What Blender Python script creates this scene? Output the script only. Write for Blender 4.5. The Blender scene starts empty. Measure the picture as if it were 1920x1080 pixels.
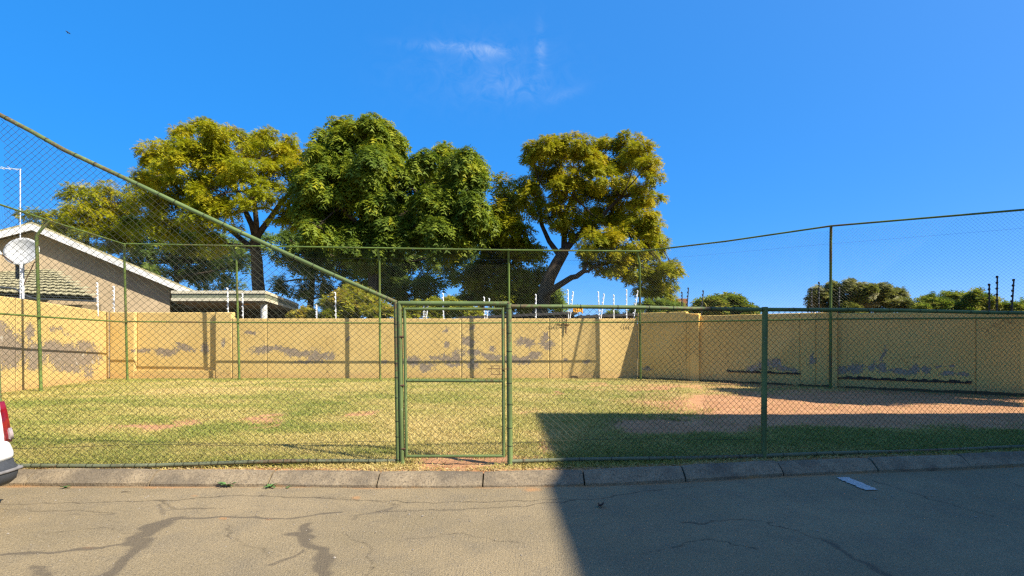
import bpy, math, random
import numpy as np
from mathutils import Vector

# ------------------------------------------------------------------ camera, sky, sun, exposure
scene = bpy.context.scene
col = scene.collection
F, HC, HY = 1000.0, 1.39, 637.0          # focal length in pixels of a 1920 wide frame, eye height, horizon row
cam_d = bpy.data.cameras.new('camera'); cam = bpy.data.objects.new('camera', cam_d); col.objects.link(cam)
cam.location = (0, 0, HC); cam.rotation_euler = (math.radians(90), 0, 0)
cam_d.sensor_width = 36; cam_d.lens = 36 * F / 1920; cam_d.shift_y = (HY - 540) / 1920
cam_d.clip_start = 0.05; cam_d.clip_end = 5000
scene.camera = cam

SUN_EL = math.radians(41); SUN_AZ = math.atan2(0.885, -0.465)      # clockwise from +Y
world = bpy.data.worlds.new('World'); scene.world = world; world.use_nodes = True
wn, wl = world.node_tree.nodes, world.node_tree.links
wn.clear()
w_out = wn.new('ShaderNodeOutputWorld'); w_bg = wn.new('ShaderNodeBackground'); w_bg.inputs['Strength'].default_value = 0.15
sky = wn.new('ShaderNodeTexSky'); sky.sky_type = 'NISHITA'; sky.sun_disc = False
sky.sun_elevation = SUN_EL; sky.sun_rotation = SUN_AZ; sky.altitude = 3000; sky.air_density = 0.6; sky.dust_density = 7.0; sky.ozone_density = 10.0
hsv = wn.new('ShaderNodeHueSaturation'); hsv.inputs['Hue'].default_value = 0.513; hsv.inputs['Saturation'].default_value = 2.25; hsv.inputs['Value'].default_value = 2.06
gam = wn.new('ShaderNodeGamma'); gam.inputs['Gamma'].default_value = 0.3; wl.new(sky.outputs[0], gam.inputs['Color']); wl.new(gam.outputs[0], hsv.inputs['Color'])   # flattens the fall-off of the clear sky towards the zenith
def wmath(op, a, b=None, c=None):
    n = wn.new('ShaderNodeMath'); n.operation = op
    for i, v in enumerate((a, b, c)):
        if v is None: continue
        if isinstance(v, (int, float)): n.inputs[i].default_value = v
        else: wl.new(v, n.inputs[i])
    return n.outputs[0]
# thin cirrus: a stretched noise in the direction of the sky, faded to nothing away from a few wisps
tc = wn.new('ShaderNodeTexCoord'); sep = wn.new('ShaderNodeSeparateXYZ'); wl.new(tc.outputs['Generated'], sep.inputs[0])
ysafe = wmath('MAXIMUM', sep.outputs['Y'], 0.05)
cu = wmath('DIVIDE', sep.outputs['X'], ysafe); cv = wmath('DIVIDE', sep.outputs['Z'], ysafe)
cmb = wn.new('ShaderNodeCombineXYZ'); wl.new(cu, cmb.inputs[0]); wl.new(cv, cmb.inputs[1])
cn = wn.new('ShaderNodeTexNoise'); cn.inputs['Scale'].default_value = 26; cn.inputs['Detail'].default_value = 9; cn.inputs['Roughness'].default_value = 0.68; cn.inputs['Distortion'].default_value = 1.2
wl.new(cmb.outputs[0], cn.inputs['Vector'])
acc = None
for (px, py, rx, ry, k, ang) in ((865, 88, 78, 9, 1.0, 3), (915, 98, 34, 13, 1.0, 0), (1014, 90, 9, 42, .62, 0), (965, 160, 70, 24, .40, 0), (1055, 180, 34, 8, .38, -22), (900, 130, 150, 70, .20, 0)):
    ca, sa = math.cos(math.radians(ang)), math.sin(math.radians(ang))
    u0, v0 = (px - 960) / F, (HY - py) / F
    du = wmath('SUBTRACT', cu, u0); dv = wmath('SUBTRACT', v0, cv)
    a = wmath('DIVIDE', wmath('ADD', wmath('MULTIPLY', du, ca), wmath('MULTIPLY', dv, sa)), rx / F)
    b = wmath('DIVIDE', wmath('SUBTRACT', wmath('MULTIPLY', dv, ca), wmath('MULTIPLY', du, sa)), ry / F)
    g = wmath('MULTIPLY', wmath('EXPONENT', wmath('MULTIPLY', wmath('ADD', wmath('MULTIPLY', a, a), wmath('MULTIPLY', b, b)), -1.0)), k)
    acc = g if acc is None else wmath('ADD', acc, g)
cr = wn.new('ShaderNodeMapRange'); cr.inputs[1].default_value = 0.36; cr.inputs[2].default_value = 0.74; wl.new(cn.outputs[0], cr.inputs[0])
cf = wmath('MINIMUM', wmath('MULTIPLY', wmath('MULTIPLY', acc, cr.outputs[0]), 0.34), 0.35)
cm = wn.new('ShaderNodeMix'); cm.data_type = 'RGBA'; wl.new(cf, cm.inputs[0]); wl.new(hsv.outputs[0], cm.inputs[6]); cm.inputs[7].default_value = (2.2, 2.5, 2.9, 1)
wl.new(cm.outputs[2], w_bg.inputs['Color']); wl.new(w_bg.outputs[0], w_out.inputs[0])

sun_d = bpy.data.lights.new('sun', 'SUN'); sun_d.energy = 4.6; sun_d.angle = math.radians(0.5); sun_d.color = (1.0, 0.91, 0.77)
sun = bpy.data.objects.new('sun', sun_d); col.objects.link(sun)
sdir = Vector((math.cos(SUN_EL) * math.sin(SUN_AZ), math.cos(SUN_EL) * math.cos(SUN_AZ), math.sin(SUN_EL)))
sun.rotation_euler = sdir.to_track_quat('Z', 'Y').to_euler(); sun.location = (20, -20, 30)
vs = scene.view_settings; vs.view_transform = 'Standard'; vs.look = 'None'; vs.gamma = 1; vs.use_curve_mapping = False; vs.exposure = 1.3
scene.cycles.use_denoising = False; scene.cycles.pixel_filter_type = 'BLACKMAN_HARRIS'; scene.cycles.filter_width = 1.35; scene.cycles.use_adaptive_sampling = False
scene.cycles.max_bounces = 6; scene.cycles.transparent_max_bounces = 8

# ------------------------------------------------------------------ helpers
rng = np.random.default_rng(7); random.seed(7)
GZ = 0.12                                             # lawn level above the road
def G(px, py, z=GZ):                                  # ground point seen at a pixel of the photograph
    Y = F * (HC - z) / (py - HY); return ((px - 960) / F * Y, Y, z)
def P(px, py, Y): return ((px - 960) / F * Y, Y, HC + (HY - py) / F * Y)

def fbm(x, y, scale=1.0, octs=4, seed=0):
    x = np.asarray(x, float) * scale; y = np.asarray(y, float) * scale
    out = np.zeros_like(x); amp = 0.5; tot = 0
    for o in range(octs):
        xi = np.floor(x).astype(np.int64); yi = np.floor(y).astype(np.int64); xf = x - xi; yf = y - yi
        xf = xf * xf * (3 - 2 * xf); yf = yf * yf * (3 - 2 * yf)
        def h(a, b):
            n = (a * 374761393 + b * 668265263 + (seed + o * 17) * 982451653) & 0x7fffffff
            n = ((n ^ (n >> 13)) * 1274126177) & 0x7fffffff
            return ((n ^ (n >> 16)) & 0xffff) / 65535.0
        v = (h(xi, yi) * (1 - xf) + h(xi + 1, yi) * xf) * (1 - yf) + (h(xi, yi + 1) * (1 - xf) + h(xi + 1, yi + 1) * xf) * yf
        out += v * amp; tot += amp; amp *= 0.5; x = x * 2.03 + 11.3; y = y * 2.03 + 5.7
    return out / tot
def sstep(a, b, x):
    t = np.clip((x - a) / (b - a), 0, 1); return t * t * (3 - 2 * t)

def tag(o, label=None, cat=None, group=None, kind=None):
    if label: o['label'] = label
    if cat: o['category'] = cat
    if group: o['group'] = group
    if kind: o['kind'] = kind
    return o
def link(name, data, mats=None, parent=None, loc=None):
    o = bpy.data.objects.new(name, data); col.objects.link(o)
    if parent is not None: o.parent = parent
    if loc is not None: o.location = loc
    return o
def empty(name, loc=(0, 0, 0), label=None, cat=None, group=None, kind=None):
    o = bpy.data.objects.new(name, None); col.objects.link(o); o.location = loc; o.empty_display_size = 0.2
    return tag(o, label, cat, group, kind)
def mesh_np(name, V, faces, mat, attrs=None, smooth=False):
    """V (n,3); faces (m,k) array of equal-sized polygons."""
    me = bpy.data.meshes.new(name); V = np.asarray(V, np.float32); faces = np.asarray(faces, np.int32)
    k = faces.shape[1]; m = faces.shape[0]
    me.vertices.add(len(V)); me.vertices.foreach_set('co', V.ravel())
    me.loops.add(m * k); me.loops.foreach_set('vertex_index', faces.ravel())
    me.polygons.add(m); me.polygons.foreach_set('loop_start', np.arange(0, m * k, k, dtype=np.int32))
    me.polygons.foreach_set('loop_total', np.full(m, k, np.int32))
    if smooth: me.polygons.foreach_set('use_smooth', np.ones(m, bool))
    if attrs:
        for an, av in attrs.items():
            a = me.attributes.new(an, 'FLOAT', 'POINT'); a.data.foreach_set('value', np.asarray(av, np.float32))
    me.update(calc_edges=True); me.validate()
    if mat: me.materials.append(mat)
    return me

class MB:                                              # collects polygons of any size into ONE mesh
    def __init__(s): s.v = []; s.f = []; s.sm = []
    def add(s, vs, fs, smooth=False):
        b = len(s.v); s.v += [tuple(map(float, v)) for v in vs]; s.f += [tuple(i + b for i in f) for f in fs]; s.sm += [smooth] * len(fs); return s
    def box(s, x0, x1, y0, y1, z0, z1):
        return s.add([(x0,y0,z0),(x1,y0,z0),(x1,y1,z0),(x0,y1,z0),(x0,y0,z1),(x1,y0,z1),(x1,y1,z1),(x0,y1,z1)],
                     [(0,3,2,1),(4,5,6,7),(0,1,5,4),(1,2,6,5),(2,3,7,6),(3,0,4,7)])
    def prism(s, poly, dx):                            # polygon of 3-D points extruded by vector dx
        n = len(poly); d = Vector(dx); q = [tuple(Vector(p) + d) for p in poly]
        return s.add(list(poly) + q, [tuple(range(n))[::-1], tuple(range(n, 2 * n))] + [(i, (i + 1) % n, n + (i + 1) % n, n + i) for i in range(n)])
    def tube(s, pts, r, n=8, caps=True, smooth=True):
        pts = [Vector(p) for p in pts]; rs = r if isinstance(r, (list, tuple)) else [r] * len(pts)
        rings = []; up = None
        for i, p in enumerate(pts):
            t = (pts[min(i + 1, len(pts) - 1)] - pts[max(i - 1, 0)]).normalized()
            if up is None:
                up = Vector((0, 0, 1)) if abs(t.z) < 0.9 else Vector((1, 0, 0))
            a = (up - t * up.dot(t)).normalized(); up = a; b = t.cross(a)
            rings.append([p + (a * math.cos(2 * math.pi * k / n) + b * math.sin(2 * math.pi * k / n)) * rs[i] for k in range(n)])
        vs_ = [v for ring in rings for v in ring]; fs = []
        for i in range(len(rings) - 1):
            for k in range(n):
                fs.append((i*n + k, i*n + (k+1) % n, (i+1)*n + (k+1) % n, (i+1)*n + k))
        s.add(vs_, fs, smooth)
        if caps: s.add(rings[0], [tuple(range(n))[::-1]]); s.add(rings[-1], [tuple(range(n))])
        return s
    def mesh(s, name, mat):
        me = bpy.data.meshes.new(name); me.from_pydata(s.v, [], s.f)
        me.polygons.foreach_set('use_smooth', np.array(s.sm, bool)); me.update()
        if mat: me.materials.append(mat)
        return me
    def obj(s, name, mat, parent=None, loc=None): return link(name, s.mesh(name, mat), None, parent, loc)

# ------------------------------------------------------------------ materials
class NT:
    def __init__(s, name):
        s.m = bpy.data.materials.new(name); s.m.use_nodes = True; s.n = s.m.node_tree.nodes; s.l = s.m.node_tree.links
        s.b = s.n['Principled BSDF']; s.b.inputs['Specular IOR Level'].default_value = 0.3; s._tc = None
    def tc(s):
        if s._tc is None: s._tc = s.n.new('ShaderNodeTexCoord').outputs['Object']
        return s._tc
    def put(s, v, sock):
        if isinstance(v, (int, float)): sock.default_value = v
        elif isinstance(v, tuple): sock.default_value = v if len(v) == 4 else v + (1,)
        else: s.l.new(v, sock)
    def noise(s, scale, detail=4, rough=0.55, vec=None, dist=0):
        n = s.n.new('ShaderNodeTexNoise'); n.inputs['Scale'].default_value = scale; n.inputs['Detail'].default_value = detail
        n.inputs['Roughness'].default_value = rough; n.inputs['Distortion'].default_value = dist; s.l.new(vec or s.tc(), n.inputs['Vector']); return n.outputs[0]
    def voro(s, scale, feature='F1', vec=None):
        n = s.n.new('ShaderNodeTexVoronoi'); n.feature = feature; n.inputs['Scale'].default_value = scale; s.l.new(vec or s.tc(), n.inputs['Vector']); return n.outputs[0]
    def ramp(s, v, a, b, lo=0., hi=1.):
        n = s.n.new('ShaderNodeMapRange'); n.interpolation_type = 'SMOOTHSTEP'; s.put(v, n.inputs[0])
        for i, x in enumerate((a, b, lo, hi)): n.inputs[i + 1].default_value = x
        return n.outputs[0]
    def math(s, op, a, b=0.):
        n = s.n.new('ShaderNodeMath'); n.operation = op; s.put(a, n.inputs[0]); s.put(b, n.inputs[1]); return n.outputs[0]
    def mix(s, f, a, b, blend='MIX'):
        n = s.n.new('ShaderNodeMix'); n.data_type = 'RGBA'; n.blend_type = blend; s.put(f, n.inputs[0]); s.put(a, n.inputs[6]); s.put(b, n.inputs[7]); return n.outputs[2]
    def attr(s, name):
        n = s.n.new('ShaderNodeAttribute'); n.attribute_name = name; return n.outputs['Fac']
    def scalevec(s, sc):
        n = s.n.new('ShaderNodeMapping'); n.inputs['Scale'].default_value = sc; s.l.new(s.tc(), n.inputs[0]); return n.outputs[0]
    def bump(s, h, strength=0.3, dist=0.01):
        n = s.n.new('ShaderNodeBump'); n.inputs['Strength'].default_value = strength; n.inputs['Distance'].default_value = dist; s.put(h, n.inputs['Height']); s.l.new(n.outputs[0], s.b.inputs['Normal'])
    def done(s, color, rough=0.8, spec=None, metal=None):
        s.put(color, s.b.inputs['Base Color']); s.put(rough, s.b.inputs['Roughness'])
        if spec is not None: s.b.inputs['Specular IOR Level'].default_value = spec
        if metal is not None: s.b.inputs['Metallic'].default_value = metal
        return s.m

def mat_plain(name, c, rough=0.7, var=0.25, scale=6, spec=0.3, bump=0.1, metal=0):
    t = NT(name); n = t.noise(scale, 6, 0.6); n2 = t.noise(scale * 7, 3)
    dark = tuple(x * (1 - var) for x in c); lite = tuple(min(1, x * (1 + var * .6)) for x in c)
    cc = t.mix(t.ramp(n, .3, .7), dark, lite); cc = t.mix(t.ramp(n2, .3, .8, 0, var), cc, dark)
    t.bump(n2, bump, 0.004); return t.done(cc, rough, spec, metal)

# chipped green pipe paint with rust blooms
def mat_pipe(name, c):
    t = NT(name); n = t.noise(2.2, 5, .6); n2 = t.noise(30, 4, .7); n3 = t.noise(0.7, 3)
    cc = t.mix(t.ramp(n, .35, .7), tuple(x * .8 for x in c), tuple(x * 1.22 for x in c))
    cc = t.mix(t.ramp(t.math('ADD', t.math('MULTIPLY', n3, .6), t.math('MULTIPLY', n2, .4)), .525, .60, 0, .85), cc, (.105, .062, .035))
    cc = t.mix(t.ramp(t.noise(55, 2), .66, .74, 0, .5), cc, (.30, .33, .24))
    t.bump(n2, .25, .002); return t.done(cc, t.ramp(n, .2, .8, .5, .75), .25)
M_PIPE = mat_pipe('green pipe paint', (.105, .150, .050))
M_RAIL = mat_pipe('grey green worn pipe', (.105, .118, .070))
M_PIPE2 = mat_pipe('old green fence paint', (.092, .142, .030))
M_WIRE = mat_plain('weathered mesh wire', (.045, .047, .024), .5, .4, 9, .4)
M_WIRE2 = mat_plain('dull mesh wire', (.062, .072, .040), .5, .3, 4, .4)
M_TIE = mat_plain('rusted tie wire', (.035, .04, .022), .7, .4, 9)
M_RUST = mat_plain('rusted steel', (.10, .052, .03), .8, .45, 20)

# weathered asphalt
t = NT('asphalt'); sp = t.noise(95, 3, .8); sp2 = t.noise(48, 3, .75); big = t.noise(.55, 5, .6); med = t.noise(2.6, 7, .7); vor = t.voro(62)
cc = t.mix(t.ramp(big, .3, .7), (.24, .19, .108), (.33, .255, .145))
cc = t.mix(t.ramp(med, .42, .7, 0, .6), cc, (.20, .165, .108))
cc = t.mix(t.ramp(sp, .50, .66, 0, .85), cc, (.092, .075, .05))
cc = t.mix(t.ramp(sp2, .56, .68, 0, .75), cc, (.36, .30, .20))
cc = t.mix(t.ramp(vor, .0, .16, .7, 0), cc, (.42, .37, .28))
cc = t.mix(t.ramp(t.math('ADD', t.attr('sand'), t.math('MULTIPLY', t.math('SUBTRACT', med, .5), 1.2)), .35, .8, 0, .75), cc, (.40, .215, .09))
cc = t.mix(t.ramp(t.math('ADD', t.attr('tar'), t.math('MULTIPLY', t.math('SUBTRACT', t.math('ADD', t.math('MULTIPLY', sp2, .6), t.math('MULTIPLY', med, .5)), .5), 1.5)), .25, .80, 0, .68), cc, (.090, .074, .054))
cc = t.mix(t.math('MULTIPLY', t.attr('crack'), .9), cc, (.035, .028, .02))
t.bump(t.math('ADD', sp, t.math('MULTIPLY', sp2, .9)), .9, .012); M_ASPH = t.done(cc, .92, .15)

# kerb concrete
t = NT('kerb concrete'); n = t.noise(7, 7, .75); n2 = t.noise(52, 4, .8); n3 = t.noise(1.3, 4); n4 = t.noise(95, 2)
cc = t.mix(t.ramp(n, .3, .7), (.20, .155, .098), (.305, .24, .15)); cc = t.mix(t.ramp(n2, .50, .66, 0, .8), cc, (.075, .062, .045))
cc = t.mix(t.ramp(n2, .30, .44, .75, 0), cc, (.34, .295, .215)); cc = t.mix(t.ramp(n3, .48, .66, 0, .65), cc, (.095, .08, .06)); cc = t.mix(t.ramp(n4, .62, .72, 0, .6), cc, (.36, .32, .25))
sx = t.n.new('ShaderNodeSeparateXYZ'); t.l.new(t.tc(), sx.inputs[0])
cc = t.mix(t.ramp(t.math('ADD', sx.outputs[2], t.math('MULTIPLY', t.math('SUBTRACT', t.noise(2.1, 4, .6), .36), .22)), .0, .034, .75, 0), cc, (.38, .22, .09))
t.bump(t.math('ADD', n, n2), .9, .012); M_KERB = t.done(cc, .92, .15)

# lawn soil and dry turf under the blades
t = NT('lawn ground'); n = t.noise(3, 6, .6); n2 = t.noise(38, 5, .7); n3 = t.noise(120, 3, .7)
grass = t.mix(t.attr('green'), (.46, .355, .125), (.24, .25, .06))
grass = t.mix(t.ramp(n2, .42, .68, 0, .7), grass, (.27, .21, .08)); grass = t.mix(t.ramp(n3, .5, .7, 0, .6), grass, (.52, .42, .19))
soil = t.mix(t.ramp(n, .3, .7), (.42, .215, .10), (.53, .285, .14)); soil = t.mix(t.ramp(n2, .5, .75, 0, .5), soil, (.36, .21, .12))
cc = t.mix(t.ramp(t.math('ADD', t.attr('dirt'), t.math('MULTIPLY', t.math('SUBTRACT', n2, .5), .9)), .30, .72), grass, soil)
t.bump(t.math('ADD', n2, n3), .8, .02); M_LAWN = t.done(cc, .95, .1)

t = NT('grass blade'); a = t.attr('tint'); n = t.noise(40, 2)
cc = t.mix(t.ramp(a, 0, .55), (.54, .42, .16), (.40, .355, .095)); cc = t.mix(t.ramp(a, .45, 1.), cc, (.18, .225, .040))
M_GRASS = t.done(cc, .7, .25)
tr = t.n.new('ShaderNodeBsdfTranslucent'); t.put(cc, tr.inputs[0]); mx = t.n.new('ShaderNodeMixShader'); mx.inputs[0].default_value = .25
t.l.new(t.b.outputs[0], mx.inputs[1]); t.l.new(tr.outputs[0], mx.inputs[2]); t.l.new(mx.outputs[0], t.n['Material Output'].inputs[0])

def mat_leaf(name, cols, trans=.45):
    t = NT(name); a = t.attr('tint'); cc = cols[0]; k = len(cols) - 1
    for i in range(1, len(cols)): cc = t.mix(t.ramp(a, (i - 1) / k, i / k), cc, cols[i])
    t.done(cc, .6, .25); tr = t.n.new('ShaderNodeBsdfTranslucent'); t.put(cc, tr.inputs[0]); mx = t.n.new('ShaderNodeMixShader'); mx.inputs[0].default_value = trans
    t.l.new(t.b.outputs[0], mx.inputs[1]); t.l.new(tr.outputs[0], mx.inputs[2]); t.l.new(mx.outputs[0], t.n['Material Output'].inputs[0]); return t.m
M_LEAF_Y = mat_leaf('yellow green feathery leaves', [(.14, .18, .006), (.31, .325, .008), (.45, .365, .010)])
M_LEAF_R = mat_leaf('golden green leaves', [(.13, .165, .006), (.28, .285, .008), (.43, .34, .010)])
M_LEAF_J = mat_leaf('mid green leaves', [(.08, .13, .010), (.19, .245, .016), (.36, .35, .012)])
M_LEAF_D = mat_leaf('dark evergreen leaves', [(.09, .15, .03), (.17, .25, .045), (.30, .34, .045)], .45)
M_LEAF_S = mat_leaf('olive shrub leaves', [(.22, .26, .02), (.36, .37, .035), (.46, .36, .06)])
M_LEAF_G = mat_leaf('fresh shrub leaves', [(.10, .17, .015), (.20, .25, .025), (.34, .32, .05)])
M_LEAF_B = mat_leaf('grey green bush leaves', [(.12, .145, .02), (.22, .225, .04), (.34, .34, .19)])
t = NT('bark'); v = t.scalevec((1, 1, .25)); n = t.noise(9, 6, .7, v)
M_BARK = (t.bump(n, .8, .03), t.done(t.mix(t.ramp(n, .3, .7), (.035, .027, .02), (.10, .076, .052)), .9, .1))[1]

# yellow painted plaster that has flaked to grey render
def mat_wall(name, yel, yel2, g1=(.215, .165, .122), g2=(.33, .262, .19)):
    t = NT(name); n = t.noise(9, 8, .72); nj = t.math('ADD', t.math('MULTIPLY', n, .55), t.math('MULTIPLY', t.noise(26, 5, .7), .45)); n2 = t.noise(34, 5, .7); n3 = t.noise(.9, 4); n4 = t.noise(120, 3)
    cc = t.mix(t.ramp(n3, .3, .7), yel, yel2); cc = t.mix(t.ramp(n, .52, .74, 0, .35), cc, tuple(x * .72 for x in yel))
    cc = t.mix(t.ramp(n4, .55, .75, 0, .25), cc, tuple(x * .7 for x in yel))
    drip = t.noise(5, 5, .6, t.scalevec((1, 1, .08))); cc = t.mix(t.ramp(drip, .56, .72, 0, .22), cc, (.26, .18, .075))
    sx = t.n.new('ShaderNodeSeparateXYZ'); t.l.new(t.tc(), sx.inputs[0])
    cc = t.mix(t.ramp(t.math('ADD', sx.outputs[2], t.math('MULTIPLY', t.math('SUBTRACT', n, .5), .5)), .14, .42, .5, 0), cc, (.47, .27, .12))
    vc = t.n.new('ShaderNodeTexVoronoi'); vc.feature = 'DISTANCE_TO_EDGE'; vc.inputs['Scale'].default_value = .9; wv = t.n.new('ShaderNodeVectorMath'); nv = t.n.new('ShaderNodeTexNoise'); nv.inputs['Scale'].default_value = 3; nv.inputs['Detail'].default_value = 5; t.l.new(t.tc(), nv.inputs[0]); t.l.new(t.tc(), wv.inputs[0]); t.l.new(nv.outputs['Color'], wv.inputs[1]); t.l.new(wv.outputs[0], vc.inputs['Vector'])
    cc = t.mix(t.math('MULTIPLY', t.ramp(vc.outputs[0], .002, .009, .7, 0), t.ramp(t.noise(.7, 2), .5, .6)), cc, (.16, .10, .04))
    pe = t.ramp(t.math('ADD', t.attr('peel'), t.math('MULTIPLY', t.math('SUBTRACT', nj, .5), 3.3)), .50, .54)
    pe = t.math('MULTIPLY', pe, t.ramp(t.attr('peel'), .12, .3)); pe2 = t.math('MULTIPLY', t.ramp(t.attr('peel'), .12, .3), t.ramp(t.math('ADD', t.attr('peel'), t.math('MULTIPLY', t.math('SUBTRACT', nj, .5), 3.3)), .42, .5))
    grey = t.mix(t.ramp(n2, .35, .65), g1, g2); grey = t.mix(t.ramp(t.noise(5, 3), .62, .7, 0, .7), grey, (.52, .48, .40))
    cc = t.mix(t.math('MULTIPLY', pe2, .75), cc, (.62, .49, .26)); cc = t.mix(pe, cc, grey)
    cc = t.mix(t.ramp(t.math('ADD', t.attr('damp'), t.math('MULTIPLY', t.math('SUBTRACT', n, .5), 1.2)), .5, .66, 0, .9), cc, (.035, .028, .020))
    t.bump(t.math('SUBTRACT', t.math('MULTIPLY', n2, .35), t.math('MULTIPLY', pe, 1.2)), .8, .008); return t.done(cc, .88, .2)
M_WALL = mat_wall('flaking yellow wall paint', (.575, .405, .145), (.63, .455, .175))
M_WALL_LIFT = mat_wall('yellow wall paint brightened for shade', (.76, .49, .135), (.80, .535, .16), (.30, .225, .15), (.46, .36, .24))  # same paint and render, colours raised to offset weak fill light in shade
M_WHITE = mat_plain('white paint', (.74, .76, .77), .55, .12, 4)
M_WPOLE = mat_plain('white painted steel', (.72, .76, .80), .5, .12, 4)
M_DPOLE = mat_plain('dark steel', (.035, .04, .045), .5, .3, 8)
M_INS = mat_plain('pale plastic', (.6, .62, .64), .4, .1, 8)
M_INSD = mat_plain('black plastic', (.02, .022, .025), .4, .2, 8)
M_BROWN = mat_plain('brown house plaster', (.36, .28, .175), .9, .12, 2)
M_TILE = mat_plain('mossy roof tile', (.33, .30, .175), .9, .35, 3)
M_BEIGE = mat_plain('cream fascia paint', (.62, .565, .40), .7, .12, 4)
M_BAND = mat_plain('grey green fascia paint', (.20, .215, .14), .8, .15, 4)
M_GUT = mat_plain('dark gutter paint', (.05, .058, .066), .6, .2, 5)
M_SOFF = mat_plain('brown timber soffit', (.15, .10, .065), .9, .3, 6)
M_DROOF = mat_plain('charcoal sheet roof', (.05, .047, .045), .8, .3, 5)
M_ORANGE = mat_plain('orange sign paint', (.78, .34, .03), .6, .15, 8)
M_DIRTY = mat_plain('loose earth', (.36, .19, .10), .95, .4, 12)
M_STONE = mat_plain('grey pebble', (.26, .23, .19), .9, .3, 30)
M_GLASS = mat_plain('dark window glass', (.03, .035, .04), .12, .1, 2, .5, 0)

# ------------------------------------------------------------------ plan of the place
kx = np.array([-40, -12, -4.6, -3.4, -2.3, -1.27, -.28, .69, 1.71, 2.77, 3.82, 4.9, 5.6, 9, 40])
ky = np.array([5.3, 5.15, 5.05, 5.03, 5.04, 5.01, 5.00, 5.06, 5.21, 5.43, 5.58, 5.72, 5.83, 6.4, 12.])
def kerbY(x): return np.interp(x, kx, ky)
fx = np.array([-9, -5.02, -1.2, -.03, 2.71, 6.07, 9.5]); fy = np.array([5.02, 5.23, 5.5, 5.45, 5.77, 6.32, 6.9])
def fenceY(x): return np.interp(x, fx, fy)
WL0, WC, WC2, WR1 = (-11.2, 8.9), (-13.3, 17.6), (4.14, 17.6), (17.0, 8.12)     # wall corners in plan

# terrain out to the horizon
tb = MB(); tb.box(-1500, 1500, -600, 2500, -1.2, -.03); tag(tb.obj('ground', mat_plain('dry veld', (.20, .16, .08), .95, .3, .05)), kind='structure')

# road
def blob(px, py, X, Y, z, cx, cy, rx, ry, k=1., ang=0):
    ca, sa = math.cos(math.radians(ang)), math.sin(math.radians(ang)); dx, dy = px - cx, py - cy
    a = (dx * ca + dy * sa) / rx; b = (dy * ca - dx * sa) / ry
    return k * np.exp(-(a * a + b * b))
def seg_dist(X, Y, pts):
    d = np.full(X.shape, 9.)
    for (a, b) in zip(pts[:-1], pts[1:]):
        ax, ay = a[0], a[1]; bx, by = b[0] - ax, b[1] - ay
        tt = np.clip(((X - ax) * bx + (Y - ay) * by) / (bx * bx + by * by + 1e-9), 0, 1)
        d = np.minimum(d, np.hypot(X - ax - tt * bx, Y - ay - tt * by))
    return d
def grid_faces(nx, ny):
    i = np.arange(nx - 1)[None, :] + np.arange(ny - 1)[:, None] * nx; i = i.ravel()
    return np.stack([i, i + 1, i + 1 + nx, i + nx], 1)
xs = np.concatenate([np.linspace(-40, -5.6, 60)[:-1], np.linspace(-5.6, 6.2, 840), np.linspace(6.2, 40, 60)[1:]])
tv = np.concatenate([np.linspace(-14, 2.6, 30)[:-1], np.linspace(2.6, 5.0, 190)])
XX, TT = np.meshgrid(xs, tv); YY = TT + (kerbY(XX) - 5.0 + .03) * sstep(2.0, 5.0, TT)
ZZ = (fbm(XX, YY, .6, 3, 3) - .5) * .012
wob = lambda s, a: (fbm(XX, YY, s, 3, 5) - .5) * a
Xw, Yw = XX + wob(4, .22), YY + (fbm(XX, YY, 4, 3, 9) - .5) * .14
R = lambda *pts: [G(a, b, 0) for a, b in pts]
tar = np.zeros_like(XX)
for pts, w, k in ((R((-60, 1046), (60, 1040), (170, 1028), (240, 1018)), .022, .9), (R((240, 1020), (270, 1000), (325, 973)), .055, 1.), (R((320, 974), (420, 969), (520, 973), (640, 962)), .020, .9),
                  (R((262, 1012), (235, 1045), (205, 1078)), .055, 1.), (R((585, 985), (575, 1010), (605, 1030), (610, 1080)), .055, .95), (R((555, 1003), (590, 1008)), .05, .9),
                  (R((570, 1030), (545, 1046), (508, 1058)), .03, .7), (R((55, 1065), (90, 1078)), .05, .7), (R((300, 944), (308, 965)), .03, .6), (R((120, 965), (215, 963)), .02, .5), (R((315, 957), (385, 954)), .02, .6),
                  (R((660, 975), (710, 960), (735, 950)), .03, .5), (R((1560, 1015), (1600, 1045), (1650, 1080)), .035, .7), (R((830, 957), (905, 952)), .03, .4)):
    tar = np.maximum(tar, k * np.exp(-(seg_dist(Xw, Yw, pts) / w) ** 2))
crk = np.zeros_like(XX); Xc, Yc = XX + (fbm(XX, YY, 9, 4, 21) - .5) * .16, YY + (fbm(XX, YY, 9, 4, 22) - .5) * .10
for pts, w, k in ((R((-20, 946), (130, 943), (340, 938), (420, 929), (560, 932), (680, 937), (800, 942), (1010, 938)), .007, .8), (R((0, 956), (130, 957), (215, 962)), .006, .6),
                  (R((700, 958), (830, 956), (960, 950), (1080, 938), (1180, 925), (1300, 910)), .006, .65), (R((1280, 980), (1420, 975), (1560, 1015)), .007, .6), (R((1640, 900), (1700, 920), (1850, 966)), .007, .8),
                  (R((1830, 888), (1960, 925)), .006, .5), (R((540, 935), (640, 931), (760, 947)), .006, .5), (R((305, 940), (330, 955), (420, 952)), .008, .6), (R((1080, 938), (1010, 935)), .006, .5), (R((80, 1000), (190, 990), (260, 1000)), .004, .6), (R((640, 1000), (700, 1030), (690, 1080)), .004, .6), (R((760, 1010), (860, 1000), (980, 1020)), .004, .5), (R((420, 970), (440, 1010), (500, 1040)), .004, .5), (R((1200, 1040), (1330, 1010), (1420, 1030)), .005, .6)):
    crk = np.maximum(crk, 1.25 * k * np.exp(-(seg_dist(Xc, Yc, pts) / (w * 1.35)) ** 2) * (.35 + .9 * fbm(XX, YY, 3, 2, 40)))
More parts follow.
